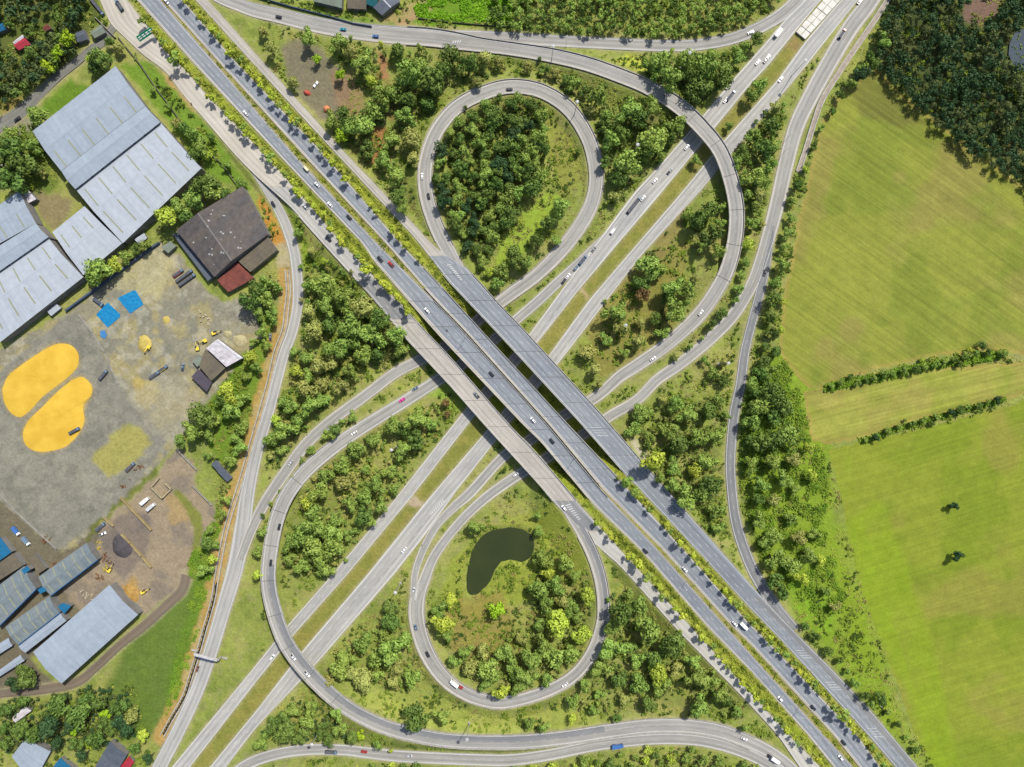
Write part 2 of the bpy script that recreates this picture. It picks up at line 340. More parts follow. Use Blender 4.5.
# bare earth
zone([(282,44),(300,40),(318,46),(330,60),(345,75),(352,95),(340,115),(322,122),(300,98),(285,75)], rgb(132,120,108), .8, 5)
zone([(330,70),(352,76),(366,94),(360,116),(340,112)], rgb(160,130,98), .75, 4)
zone([(376,48),(384,52),(388,78),(378,82)], rgb(176,126,92), .9)
zone([(385,80),(400,100),(392,122),(380,110)], rgb(150,112,76), .7)
zone([(374,128),(388,130),(384,160),(366,162)], rgb(176,122,78), .9)
# service road verges and drain banks
DD = np.full(PX.shape, 99.0)
for p in DR:
    w = window(((p[0]-CX)*S, (CY-p[1])*S), 12); DD[w] = np.minimum(DD[w], np.hypot(PX[w]-p[0], PY[w]-p[1]))
setc(np.clip((12-DD-(n3-.5)*6)/4, 0, 1), rgb(196,158,92), .85); setc(np.clip((10-DD)/4, 0, 1)*sm(n2, .48, .6), rgb(188,172,120), .7)
zone([(256,192),(266,200),(284,232),(286,246),(276,250),(264,220)], rgb(206,140,62), .8)
zone([(276,246),(292,240),(292,270),(278,266)], rgb(190,178,140), .9)
zone([(160,68),(176,86),(200,116),(190,110),(168,84)], rgb(205,160,112), .8)
# top-left lane surroundings
zone([(0,100),(25,92),(20,125),(0,122)], rgb(150,120,70), .6)
zone([(8,120),(30,115),(35,128),(10,135)], rgb(150,146,130), .7)
zone([(36,190),(60,196),(75,200),(56,232),(38,215)], rgb(150,136,100), .9)
# factory ground and yards
zone([(-90,505),(0,497),(60,552),(95,523),(105,530),(90,560),(110,585),(60,640),(30,660),(60,690),(0,690),(-90,690)], rgb(120,110,96), .9)
m = zone(YARD, rgb(160,154,128), 1, 1)
md = m*sm(vnoise(PX, PY, 26, 31), .42, .6); setc(md, rgb(142,140,126), .7)
md = m*sm(vnoise(PX, PY, 12, 32), .5, .62); setc(md, rgb(184,170,110), .5)
md = m*sm(vnoise(PX, PY, 7, 37), .55, .68); setc(md, rgb(204,200,180), .35)
zone([(100,285),(155,248),(172,262),(160,300),(118,290)], rgb(196,188,140), .6)
zone([(132,378),(160,384),(150,412),(136,400)], rgb(210,186,90), .5)
m = zone(GPAD, rgb(147,144,130), 1, 1, False)
md = m*sm(vnoise(PX, PY, 22, 33), .45, .6); setc(md, rgb(160,156,138), .6)
md = m*sm(vnoise(PX, PY, 10, 34), .52, .66); setc(md, rgb(124,122,112), .5)
zone([(122,425),(130,424),(150,438),(150,446),(134,462),(108,479),(96,462),(94,456)], rgb(178,172,84), .8)
zone([(124,392),(170,380),(205,400),(175,448),(150,430)], rgb(178,172,146), .55)
for P in ([(2,389),(8,376),(24,363),(42,351),(57,344),(70,345),(78,354),(77,366),(70,375),(56,386),(42,397),(30,410),(20,417),(11,413),(4,402)], [(72,380),(82,377),(91,385),(91,395),(83,405),(84,420),(79,433),(66,446),(50,451),(35,451),(25,444),(23,432),(29,420),(44,405),(58,391)]):
    m = blur(inpoly(JX*.4+PX*.6, JY*.4+PY*.6, P).astype(float), 5); setc(np.clip(m*1.6, 0, 1), rgb(206,176,84), .75)
m_ = blur(inpoly(JX, JY, [((p[0]-500)*1.16+500, (p[1]-560)*1.16+560) for p in POND]).astype(float), 4); setc(m_, rgb(150,156,80), .6)
m = zone(DIRT, rgb(166,150,124), 1, 2)
md = m*sm(vnoise(PX, PY, 18, 35), .46, .6); setc(md, rgb(136,126,114), .7)
zone([(100,530),(130,510),(150,515),(150,545),(125,580),(100,560)], rgb(118,110,106), .6)
zone([(165,490),(185,500),(190,520),(170,525)], rgb(186,158,98), .6)
zone([(118,592),(135,575),(142,590),(130,606)], rgb(192,156,82), .7)
zone([(158,472),(130,497),(100,524),(88,545),(84,540),(100,518),(156,466)], rgb(110,120,50), .8, 1)
zone([(172,492),(178,489),(201,514),(203,530),(193,575),(184,592),(180,590),(192,552),(194,530),(186,510)], rgb(134,140,66), .95, 1, False)
# road medians of the lower highway, verges of the main highway
def verge(ka, kb, y0, y1, c, a=.9, fa=1.0, fb=0.0):
    ra, rb = ROADS[ka], ROADS[kb]
    A = [tuple(p) for p in ra.at(fa)[::6]]; B = [tuple(p) for p in rb.at(fb)[::6]][::-1]
    P = [(x/S+CX, CY-y/S) for x, y in A+B if True]
    m = inpoly(PX, PY, P) & (PY > y0) & (PY < y1); setc(m, c, a); return m
VM = np.zeros((NY, NX), bool)
vm = verge('a', 'b', -90, 860, rgb(140,142,66)); VM |= vm; vmab = vm.copy(); setc(vm*sm(n2, .45, .6), rgb(158,150,78), .7)
vm = verge('c2', 'fr', -90, 860, rgb(150,160,48)); VM |= vm; setc(vm*sm(n2, .45, .6), rgb(166,170,72), .6)
vm = verge('fl', 'c1', -90, 860, rgb(146,162,48)); VM |= vm; setc(vm*sm(n2, .45, .6), rgb(166,170,68), .6)
vm = verge('c1', 'c2', -90, 860, rgb(150,146,66)); VM |= vm; setc(vm*sm(n2, .45, .6), rgb(160,160,84), .6)
zone([(577,286),(583,288),(590,299),(586,302)], rgb(206,180,136), .9)
zone([(404,498),(418,497),(424,503),(414,508)], rgb(196,176,150), .9)
zone([(782,44),(795,34),(806,42),(796,54)], rgb(166,138,92), .7)
zone([(628,436),(643,447),(648,462),(640,458)], rgb(206,196,176), .8)
zone([(438,452),(452,446),(450,454)], rgb(190,160,110), .5)
# verge right next to each road: worn, lighter shoulder
sh = np.clip((2.2-RD)/1.6, 0, 1)*(.55+.45*n3); setc(sh, rgb(184,174,140), .6)
zone([(890,-60),(1110,-60),(1110,240),(1024,180),(940,125),(880,68)], rgb(70,84,50), .85, 5)  # upper-right wood floor: dark green with cloud shade put into the colour
zone([(-90,-90),(98,-90),(100,20),(60,70),(0,105),(-90,120)], rgb(84,98,44), .8, 5)
zone([(960,-10),(1000,-10),(1000,14),(980,26),(962,16)], rgb(140,112,98), .9, 4)
# farm fields
F1 = [(876,66),(900,92),(935,120),(1024,187),(1200,300),(1200,400),(1024,356),(1003,350),(975,352),(940,356),(893,364),(850,378),(830,388),(808,388),(790,368),(779,352),(779,330),(785,295),(793,257),(798,222),(806,190),(814,150),(825,117),(843,92),(862,78)]
F2 = [(803,392),(830,385),(893,372),(960,366),(1024,362),(1200,390),(1200,392),(1024,394),(1000,401),(960,412),(915,420),(890,430),(860,438),(830,445),(812,440)]
F3 = [(828,450),(862,441),(900,434),(960,418),(1000,408),(1024,400),(1200,400),(1200,900),(950,900),(935,767),(915,735),(900,690),(880,640),(862,590),(850,540),(840,490)]
fm = np.zeros((NY, NX), int)
for k, P in enumerate((F1, F2, F3)):
    m = inpoly(PX+(n3-.5)*4, PY+(n3-.5)*4, P); fm[m] = k+1
    base = [rgb(150,156,66), rgb(163,165,76), rgb(147,158,56)][k]
    setc(m, base, 1)
    setc(m*sm(n1, .48, .62), [rgb(130,144,56), rgb(144,156,60), rgb(128,148,44)][k], .7)
    setc(m*sm(vnoise(PX, PY, 50, 51), .52, .66), [rgb(156,148,80), rgb(168,160,84), rgb(154,150,70)][k], .7)
e = blur((fm > 0).astype(float), 16); setc((((fm == 1) | (fm == 2))*np.clip((.95-e)/.3, 0, 1)), rgb(178,160,86), .7)
setc(inpoly(PX, PY, [(815,440),(850,440),(862,520),(885,600),(915,690),(960,790),(900,760),(868,690),(840,610),(826,540)])*blur(((PX > 800) & (fm != 2)).astype(float), 2)*sm(n1, .3, .5), rgb(142,168,44), .6)
zone([(850,88),(875,68),(900,95),(930,125),(900,125),(862,118)], rgb(124,124,62), .7, 5)
zone([(880,500),(905,560),(935,650),(960,767),(935,767),(900,680),(862,590),(848,520)], rgb(142,168,40), .6, 8)
# lush band under the eastern bushes
fmz = {0: 'ground', 1: 'north_field', 2: 'middle_field', 3: 'south_field'}

ndirt = ZN['dirt'] & (fm == 0)
ZI = np.zeros((NY, NX), int); ZI[fm > 0] = fm[fm > 0]; ZI[ZN['yard'] | ZN['pad']] = 4; ZI[ZN['dirt']] = 5
names = {0: 'ground', 1: 'mown_field', 2: 'strip_field', 3: 'ploughed_field', 4: 'concrete_yard', 5: 'dirt_yard'}
lab = {1: 'large mown yellow-green field at the upper right', 2: 'narrow mown field strip between the two hedgerows', 3: 'wide green field below the hedgerows at the lower right',
       4: 'stained grey concrete drying yard with heaps of grain', 5: 'bare dirt works yard beside the blue-roofed factory'}

def ground_mat(name, stripes=None, bump=.5, rough=.95, slabs=False):
    m = bpy.data.materials.new(name); m.use_nodes = True; n = m.node_tree; p = n.nodes['Principled BSDF']
    p.inputs['Roughness'].default_value = rough; p.inputs['Specular IOR Level'].default_value = .12
    at = n.nodes.new('ShaderNodeAttribute'); at.attribute_name = 'Col'
    geo = n.nodes.new('ShaderNodeNewGeometry'); out = at.outputs['Color']; hsum = None
    def mul(out, node_out, lo, hi, a=.3, b=.7):
        r = n.nodes.new('ShaderNodeMapRange'); r.inputs[1].default_value = a; r.inputs[2].default_value = b
        r.inputs[3].default_value = lo; r.inputs[4].default_value = hi; n.links.new(node_out, r.inputs[0])
        v = n.nodes.new('ShaderNodeVectorMath'); v.operation = 'SCALE'
        n.links.new(out, v.inputs[0]); n.links.new(r.outputs[0], v.inputs['Scale']); return v.outputs[0]
    for sc, lo, hi in (((.55, .84, 1.16), (.16, .88, 1.12), (2.2, .88, 1.12)) if not stripes else ((.5, .92, 1.08), (.12, .9, 1.1), (2, .9, 1.1))):
        z = n.nodes.new('ShaderNodeTexNoise'); z.inputs['Scale'].default_value = sc; z.inputs['Detail'].default_value = 4; z.inputs['Roughness'].default_value = .65
        n.links.new(geo.outputs['Position'], z.inputs['Vector']); out = mul(out, z.outputs[0], lo, hi)
        if sc == .55 or sc == .5: hs = z.outputs[0]
    if stripes:
        for ang, fx, amt in stripes:
            mr = n.nodes.new('ShaderNodeMapping'); mr.inputs['Rotation'].default_value = (0, 0, math.radians(ang)); n.links.new(geo.outputs['Position'], mr.inputs['Vector'])
            mpg = n.nodes.new('ShaderNodeMapping'); mpg.inputs['Scale'].default_value = (.012, fx, 1)
            n.links.new(mr.outputs[0], mpg.inputs['Vector'])
            z = n.nodes.new('ShaderNodeTexNoise'); z.inputs['Scale'].default_value = 1; z.inputs['Detail'].default_value = 2; z.inputs['Distortion'].default_value = .15
            n.links.new(mpg.outputs[0], z.inputs['Vector']); out = mul(out, z.outputs[0], 1-amt, 1+amt, .33, .67)
    if slabs:
        mr = n.nodes.new('ShaderNodeMapping'); mr.inputs['Rotation'].default_value = (0, 0, math.radians(-37)); n.links.new(geo.outputs['Position'], mr.inputs['Vector'])
        bk = n.nodes.new('ShaderNodeTexBrick'); bk.offset = 0; bk.inputs['Scale'].default_value = 1; bk.inputs['Brick Width'].default_value = 22; bk.inputs['Row Height'].default_value = 6.5
        bk.inputs['Mortar Size'].default_value = .12; bk.inputs['Color1'].default_value = (.93, .93, .93, 1); bk.inputs['Color2'].default_value = (1.06, 1.06, 1.05, 1); bk.inputs['Mortar'].default_value = (.82, .82, .8, 1)
        n.links.new(mr.outputs[0], bk.inputs['Vector']); v = n.nodes.new('ShaderNodeVectorMath'); v.operation = 'MULTIPLY'; n.links.new(out, v.inputs[0]); n.links.new(bk.outputs['Color'], v.inputs[1]); out = v.outputs[0]
    n.links.new(out, p.inputs['Base Color'])
    b = n.nodes.new('ShaderNodeBump'); b.inputs['Strength'].default_value = bump; b.inputs['Distance'].default_value = .6
    n.links.new(hs, b.inputs['Height']); n.links.new(b.outputs[0], p.inputs['Normal'])
    return m
GM = {0: ground_mat('grass_land', bump=.8), 1: ground_mat('mown_grass', [(35, .5, .11), (35, .14, .04), (35, 1.1, .07)], .2), 2: ground_mat('strip_grass', [(-14, .45, .14), (-14, .1, .08)], .2),
      3: ground_mat('field_grass', [(-17, .5, .06), (-17, .1, .03), (-17, 1.1, .05)], .2), 4: ground_mat('stained_concrete', bump=.1, slabs=True), 5: ground_mat('bare_earth', bump=.3)}
V = np.stack([WX, WY, G], -1).reshape(-1, 3); CF = np.concatenate([C.reshape(-1, 3), np.ones((NX*NY, 1))], 1)
ii, jj = np.meshgrid(np.arange(NX-1), np.arange(NY-1)); fz = ZI[:-1, :-1]
Q = np.stack([jj*NX+ii, (jj+1)*NX+ii, (jj+1)*NX+ii+1, jj*NX+ii+1], -1)
for z in range(6):
    q = Q[fz == z]
    if not len(q): continue
    u, inv = np.unique(q, return_inverse=True); inv = inv.reshape(-1)
    me = bpy.data.meshes.new(names[z]); me.vertices.add(len(u)); me.vertices.foreach_set('co', V[u].ravel())
    me.loops.add(len(inv)); me.loops.foreach_set('vertex_index', inv)
    me.polygons.add(len(q)); me.polygons.foreach_set('loop_start', np.arange(len(q))*4); me.polygons.foreach_set('loop_total', np.full(len(q), 4))
    me.polygons.foreach_set('use_smooth', np.ones(len(q), bool)); me.update()
    ca = me.color_attributes.new('Col', 'FLOAT_COLOR', 'POINT'); ca.data.foreach_set('color', CF[u].ravel())
    me.materials.append(GM[z]); o = bpy.data.objects.new(names[z], me); COL.objects.link(o); tag(o, lab.get(z), kind='structure')
# land beyond the mapped sheet, out to the horizon
far = MB(); x0, x1, y0, y1 = WX[0, 0]+.5, WX[0, -1]-.5, WY[-1, 0]+.5, WY[0, 0]-.5; B = 9000
for a in ((-B, x0, -B, B), (x1, B, -B, B), (x0, x1, -B, y0), (x0, x1, y1, B)):
    far.quad((a[0], a[2], -.7), (a[1], a[2], -.7), (a[1], a[3], -.7), (a[0], a[3], -.7))
tag(far.build('plain', mat('plain_grass', rgb(128,138,62), c2=rgb(96,112,48), scale=.02)), kind='structure')
# pond water
wm = mat('pond_water', rgb(66,74,36), rough=.2, spec=.4, c2=rgb(58,68,34), scale=.05)
wp = [mp(*p) for p in [((p[0]-500)*1.06+500, (p[1]-560)*1.06+560) for p in POND]]
tag(mesh_obj('pond', [(x, y, -1.35) for x, y in wp][::-1], [tuple(range(len(wp)))], wm), 'murky olive pond inside the lower loop', kind='structure')

# ------------------------------------------------------------------ roads
def road_mat(name, c, c2, wear=.18):
    m = bpy.data.materials.new(name); m.use_nodes = True; n = m.node_tree; p = n.nodes['Principled BSDF']
    p.inputs['Roughness'].default_value = .85; p.inputs['Specular IOR Level'].default_value = .25
    uv = n.nodes.new('ShaderNodeUVMap'); uv.uv_map = 'UVMap'
    geo = n.nodes.new('ShaderNodeNewGeometry')
    def noise(vec, sc, scale=None, det=4):
        z = n.nodes.new('ShaderNodeTexNoise'); z.inputs['Scale'].default_value = sc; z.inputs['Detail'].default_value = det
        if scale:
            mpg = n.nodes.new('ShaderNodeMapping'); mpg.inputs['Scale'].default_value = scale; n.links.new(vec, mpg.inputs['Vector']); vec = mpg.outputs[0]
        n.links.new(vec, z.inputs['Vector']); return z.outputs[0]
    def rng_(o, lo, hi, a=.3, b=.7):
        r = n.nodes.new('ShaderNodeMapRange'); r.inputs[1].default_value = a; r.inputs[2].default_value = b; r.inputs[3].default_value = lo; r.inputs[4].default_value = hi
        n.links.new(o, r.inputs[0]); return r.outputs[0]
    mx = n.nodes.new('ShaderNodeMix'); mx.data_type = 'RGBA'; mx.inputs[6].default_value = tuple(c)+(1,); mx.inputs[7].default_value = tuple(c2)+(1,)
    n.links.new(rng_(noise(geo.outputs['Position'], .03), 0, 1), mx.inputs[0]); out = mx.outputs[2]
    for o in (rng_(noise(uv.outputs[0], 1, (.8, .006, 1)), 1-wear, 1+wear), rng_(noise(uv.outputs[0], 1, (.25, .05, 1)), .9, 1.1), rng_(noise(geo.outputs['Position'], 1.5), .93, 1.07)):
        v = n.nodes.new('ShaderNodeVectorMath'); v.operation = 'SCALE'; n.links.new(out, v.inputs[0]); n.links.new(o, v.inputs['Scale']); out = v.outputs[0]
    wv = n.nodes.new('ShaderNodeTexWave'); wv.bands_direction = 'X'; wv.inputs['Scale'].default_value = .0898; wv.inputs['Distortion'].default_value = .6; wv.inputs['Detail'].default_value = 1
    mq = n.nodes.new('ShaderNodeMapping'); mq.inputs['Scale'].default_value = (1, .02, 1); n.links.new(uv.outputs[0], mq.inputs['Vector']); n.links.new(mq.outputs[0], wv.inputs['Vector'])
    v = n.nodes.new('ShaderNodeVectorMath'); v.operation = 'SCALE'; n.links.new(out, v.inputs[0]); n.links.new(rng_(wv.outputs[1], 1.05, .9, 0, 1), v.inputs['Scale']); out = v.outputs[0]
    n.links.new(out, p.inputs['Base Color']); return m
ASPH = road_mat('blue_grey_asphalt', rgb(144,150,159), rgb(158,163,168))
CONC = road_mat('pale_concrete', rgb(202,196,184), rgb(186,180,170), .14)
CONC2 = road_mat('worn_concrete', rgb(182,181,177), rgb(196,193,185), .16)
DUST = road_mat('dusty_concrete', rgb(214,207,194), rgb(202,194,178), .06)
MIDC = road_mat('tyre_worn_concrete', rgb(168,166,160), rgb(182,179,172), .2)
PALE = road_mat('bright_pale_concrete', rgb(214,212,202), rgb(200,196,186), .08)  # palest paving, for shoulders and the lower-right outer carriageway
LANE = road_mat('old_asphalt', rgb(148,146,136), rgb(130,130,120), .1)
EARTH = road_mat('packed_earth', rgb(142,128,110), rgb(126,114,98), .12)
DARK = road_mat('grey_asphalt', rgb(138,140,142), rgb(154,154,154), .12)
PAINT = mat('road_paint', (.62, .62, .6), c2=(.42, .42, .41), scale=1.2)
PAINTD = mat('faded_road_paint', (.44, .44, .42), c2=(.34, .34, .33), scale=1.2)
PAINTY = mat('yellow_road_paint', (.6, .42, .12), c2=(.5, .36, .12), scale=1.2)

def sheet(name, r, f0, f1, dz, m, parent=None, i0=0, i1=None, n=4):
    i1 = len(r.z) if i1 is None else i1; idx = list(range(i0, i1))
    fs = np.linspace(f0, f1, n+1) if n > 1 else [f0, f1]; vs = []; uv = []
    for i in idx:
        for f in fs:
            p = r.L[i]*(1-f)+r.R[i]*f; vs.append((p[0], p[1], r.z[i]+dz)); uv.append((f*2*r.hw[i], r.s[i]))
    k = len(fs); fc = []
    for a in range(len(idx)-1):
        for b in range(k-1): fc.append((a*k+b, a*k+b+1, (a+1)*k+b+1, (a+1)*k+b))
    # make normals face up
    v = np.array(vs); f = fc[0]; nz = np.cross(v[f[1]]-v[f[0]], v[f[2]]-v[f[0]])[2]
    if nz < 0: fc = [q[::-1] for q in fc]
    o = mesh_obj(name, vs, fc, m, parent); me = o.data; ul = me.uv_layers.new(name='UVMap')
    lv = np.zeros(len(me.loops), int); me.loops.foreach_get('vertex_index', lv); ul.data.foreach_set('uv', np.array(uv)[lv].ravel())
    return o
def dashes(r, f, dz, m, parent, i0=0, i1=None, on=3.0, off=6.5, w=.17, name='lane_marking'):
    i1 = len(r.z) if i1 is None else i1; line = r.at(f); b = MB(); s0 = r.s[i0]; s1 = r.s[i1-1]; t = s0+1
    while t+on < s1:
        if off == 0: ts = np.linspace(t, t+on, 2)
        q = []
        for tt in (t, t+on):
            x = np.interp(tt, r.s, line[:, 0]); y = np.interp(tt, r.s, line[:, 1]); z = np.interp(tt, r.s, r.z); nx = np.interp(tt, r.s, r.N[:, 0]); ny = np.interp(tt, r.s, r.N[:, 1])
            q += [(x-nx*w/2, y-ny*w/2, z+dz), (x+nx*w/2, y+ny*w/2, z+dz)]
        b.quad(q[0], q[1], q[3], q[2]); t += on+off
    if b.f:
        o = b.build(name, m, parent)
        return o
def solid(r, f, dz, m, parent, w=.22, i0=0, i1=None, name='edge_line', sgn=None):
    h = w/4/r.hw.mean(); return sheet(name, r, f-h, f+h, dz, m, parent, i0, i1, 1)

RN = {'c1': ('highway', ASPH, 'blue-grey three-lane carriageway running up to the left'), 'c2': ('highway', ASPH, 'blue-grey three-lane carriageway running down to the right'),
      'fr': ('highway', ASPH, 'outer carriageway on the upper right side of the big bridge'), 'fl': ('highway', CONC, 'pale outer carriageway on the lower left side of the big bridge'),
      'a': ('highway', CONC2, 'upper-left carriageway of the lower highway'), 'b': ('highway', CONC2, 'lower-right carriageway of the lower highway'),
      'loop1': ('ramp', CONC, 'loop ramp round the dark wood, leading on under the bridge'), 'loop2': ('ramp', CONC, 'loop ramp round the pond, leading on to the outer right ramp'),
      'exit': ('ramp', CONC, 'ramp curving up the right side and over the lower highway'), 'north': ('road', CONC2, 'road along the top woodland'),
      'flyover': ('ramp', CONC2, 'ramp curving down the left side and along the bottom'), 'bottom': ('road', CONC2, 'road along the bottom edge beside the ramp'),
      'service': ('service_road', CONC2, 'pale service road along the drain'), 'east': ('road', DARK, 'narrow grey road joining the highway from the right'),
      'lane': ('lane', LANE, 'old asphalt lane beside the settlement'), 'track': ('dirt_track', EARTH, 'dirt track round the grey factory hall')}
DZ = {'bottom': -.10, 'north': -.10, 'service': -.05, 'lane': -.12, 'track': -.14, 'east': -.04, 'exit': -.02, 'loop1': -.03, 'loop2': -.06, 'flyover': -.08, 'c1': 0, 'c2': 0, 'fr': .03, 'fl': .03, 'a': 0, 'b': 0}
RO = {}
for k, (nm, m, lb) in RN.items():
    RO[k] = tag(sheet(nm, ROADS[k], 0, 1, DZ[k], m), lb, kind='structure')
def ui(r, u):                 # index where the road passes station u
    return int(np.argmin(np.abs(hwu(r.px[:, 0], r.px[:, 1])-u)))
def patch(k, f0, f1, m, u0=None, u1=None, dz=.03, name='road_surface'):
    r = ROADS[k]; i0 = ui(r, u0) if u0 is not None else 0; i1 = ui(r, u1) if u1 is not None else len(r.z)
    return sheet(name, r, f0, f1, DZ[k]+dz, m, RO[k], i0, i1, 2)
# pale shoulders, dusty approaches, asphalt overlays
for k, f0, f1 in (('c1', -.02, .13), ('c2', 0, .1), ('c2', .93, 1.0)): patch(k, f0, f1, CONC, name='shoulder')
patch('fl', 0, 1, DUST, -700, -300); patch('fl', 0, 1, PALE, 165, 700); patch('fl', 0, 1, CONC2, -300, -175)
patch('fl', 0, 1, DARK, -175, -119, .05); patch('fl', .04, .96, DARK, 122, 165, .05)
patch('fr', 0, 1, CONC, -700, -140)
patch('fr', .62, 1, DARK, 320, 640, .05)
ra = ROADS['a']
# merge aprons (paved wedges) between diverging lanes
def apron(pts, m, z=0, dz=.0, name='paved_gore', k='a'):
    P = [mp(x, y, z) for x, y in pts]; o = mesh_obj(name, [(x, y, z+dz) for x, y in P], [tuple(range(len(P)))], m, RO[k])
    if o.data.polygons[0].normal.z < 0: o.data.flip_normals()
    return o
for k in ('a', 'b'):
    for f0, f1 in ((0, .09), (.93, 1)): patch(k, f0, f1, PALE, name='shoulder')
for k in ('loop1', 'loop2', 'exit', 'flyover', 'north', 'bottom'): patch(k, .17, .83, MIDC, dz=.012, name='worn_lane')
# markings
for k, fs in (('c1', (.36, .64)), ('c2', (.37, .65))):
    for f in fs: dashes(ROADS[k], f, .065, PAINT, RO[k])
    for f in (.12, .95): solid(ROADS[k], f, .065, PAINT, RO[k])
r = ROADS['fr']; i0, i1, i2 = ui(r, -150), ui(r, 150), ui(r, 320)
for f in (.3, .52, .74): dashes(r, f, .1, PAINT, RO['fr'], i0, i1)
for f in (.33, .62): dashes(r, f, .1, PAINT, RO['fr'], i1, i2)
for f in (.25, .47, .62): dashes(r, f, .12, PAINT, RO['fr'], i2, None)
dashes(r, .5, .1, PAINT, RO['fr'], 0, i0)
for f in (.06, .95): solid(r, f, .1, PAINT, RO['fr'])
r = ROADS['fl']
for f in (.33, .62): dashes(r, f, .12, PAINT, RO['fl'], ui(r, -290), ui(r, 130))
dashes(r, .5, .12, PAINT, RO['fl'], ui(r, 170), None)
for f in (.06, .94): solid(r, f, .12, PAINT, RO['fl'], i0=ui(r, -290))
for k, fs in (('a', (.36, .64)), ('b', (.35, .62))):
    for f in fs: dashes(ROADS[k], f, .06, PAINT, RO[k])
    for f in (.06, .94): solid(ROADS[k], f, .06, PAINT, RO[k])
for k in ('loop1', 'loop2', 'exit', 'north', 'flyover', 'bottom', 'east', 'service'):
    dashes(ROADS[k], .5, DZ[k]+.03, PAINTD, RO[k], on=2.5)
    for f in (.09, .91): solid(ROADS[k], f, DZ[k]+.03, PAINT, RO[k])
# tyre-darkened lanes on ramps: separate newer asphalt strips seen on them
for k, f0, f1, a, b in (('flyover', .1, .5, .42, .8), ('loop2', .12, .5, .02, .12), ('exit', .86, .98, .62, .95), ('north', .02, .12, .1, .8)):
    r = ROADS[k]; sheet('asphalt_strip', r, f0, f1, DZ[k]+.02, DARK, RO[k], int(len(r.z)*a), int(len(r.z)*b), 2)
# hatched gores
def hatch(k, pts, z, n, ln=3.0, w=.6, m=PAINT):
    b = MB(); (xa, ya), (xb, yb) = pts; d = Vector((xb-xa, -(yb-ya), 0)).normalized(); c = Vector((-d.y, d.x, 0)); q = (c*.9+d*.5).normalized()
    for i in range(n):
        t = (i+.5)/n; X, Y = mp(xa+(xb-xa)*t, ya+(yb-ya)*t, z); p = Vector((X, Y, z)); l = ln*(1-.5*i/n)
        b.quad(p-q*l/2-d*w/2, p+q*l/2-d*w/2, p+q*l/2+d*w/2, p-q*l/2+d*w/2)
    o = b.build('hatch_marking', m, RO[k])
    return o
hatch('fr', ((448,264),(462,280)), 9.1, 9, 2.6); hatch('fl', ((567,504),(580,520)), 9.15, 8, 3.4)
hatch('fr', ((770,612),(786,630)), 1.35, 10, 2.2); hatch('a', ((596,246),(577,270)), .1, 10, 2.4)
hatch('loop2', ((415,600),(419,582)), .95, 9, 2.4); hatch('b', ((444,500),(430,515)), .1, 8, 1.8); hatch('exit', ((452,42),(478,40)), .6, 11, 2.0)
def bars(k, u, f0, f1, n=4, gap=2.4, w=.3):
    r = ROADS[k]; i = ui(r, u); b = MB(); s0 = r.s[i]
    for j in range(n):
        t = s0+j*gap; P = []
        for f in (f0, f1):
            ln = r.at(f); P.append((np.interp(t, r.s, ln[:, 0]), np.interp(t, r.s, ln[:, 1])))
        z = np.interp(t, r.s, r.z)+.13; T = r.T[i]
        (ax, ay), (bx, by) = P; b.quad((ax, ay, z), (bx, by, z), (bx+T[0]*w, by+T[1]*w, z), (ax+T[0]*w, ay+T[1]*w, z))
    b.build('rumble_bar', PAINT, RO[k])
for u in (90, 393, 437, 500): bars('fr', u, .2, .6)
# ------------------------------------------------------------------ bridges, barriers, drain
M_DECK = mat('bridge_concrete', rgb(178,174,164), scale=.2)
M_PAR = mat('parapet_concrete', rgb(206,202,192), scale=.3, c2=rgb(176,172,162))
M_DARKC = mat('dark_joint', rgb(112,110,110))
def strip_solid(line, nrm, z, off0, off1, z0, z1, b):
    # a long solid along a line: cross-section off0..off1 (sideways) and z0..z1 (relative)
    n = len(line); k = len(b.v)
    for i in range(n):
        for o, h in ((off0, z0), (off1, z0), (off1, z1), (off0, z1)):
            b.v.append((line[i][0]+nrm[i][0]*o, line[i][1]+nrm[i][1]*o, z[i]+h))
    for i in range(n-1):
        for q in range(4): a = k+i*4+q; c = k+i*4+(q+1) % 4; b.f.append((a, c, c+4, a+4))
    b.f.append((k, k+3, k+2, k+1)); e = k+(n-1)*4; b.f.append((e, e+1, e+2, e+3))
def runs(mask):
    out = []; s = None
    for i, v in enumerate(list(mask)+[False]):
        if v and s is None: s = i
        if not v and s is not None:
            if i-s > 3: out.append((s, i))
            s = None
    return out
def sgnf(r, f):                                 # outward sign of the normal at edge f (0 = L, 1 = R)
    return 1 if ((r.R-r.L)*r.N).sum() > 0 else -1
def barrier(b, r, i0, i1, side, w=.35, h=1.0, z0=-.3, inset=0.0):
    sg = sgnf(r, 1)*(1 if side == 1 else -1); ln = (r.R if side == 1 else r.L)[i0:i1]
    strip_solid(ln, r.N[i0:i1]*sg, r.z[i0:i1], inset, inset+w, z0, h, b)
BRL = {'c1': ('lower of the two close middle decks of the highway bridge', 1.4), 'c2': ('upper of the two close middle decks of the highway bridge', 1.4), 'fr': ('widest deck on the upper right of the highway bridge', 1.4),
       'fl': ('pale outer deck on the lower left of the highway bridge', 1.4), 'exit': ('curved flyover crossing the lower highway at the upper right', 1.4), 'flyover': ('curved flyover crossing the lower highway at the lower left', 1.4)}
low = [ROADS[k] for k in ('a', 'b', 'loop1', 'loop2', 'exit', 'flyover', 'bottom')]
def clear(x, y, me, m=1.2):
    for r in low:
        if r is me: continue
        sel = (r.z < 4); d = np.hypot(r.C[:, 0]-x, r.C[:, 1]-y)-r.hw; d = np.where(sel, d, 99)
        if d.min() < m: return False
    return True
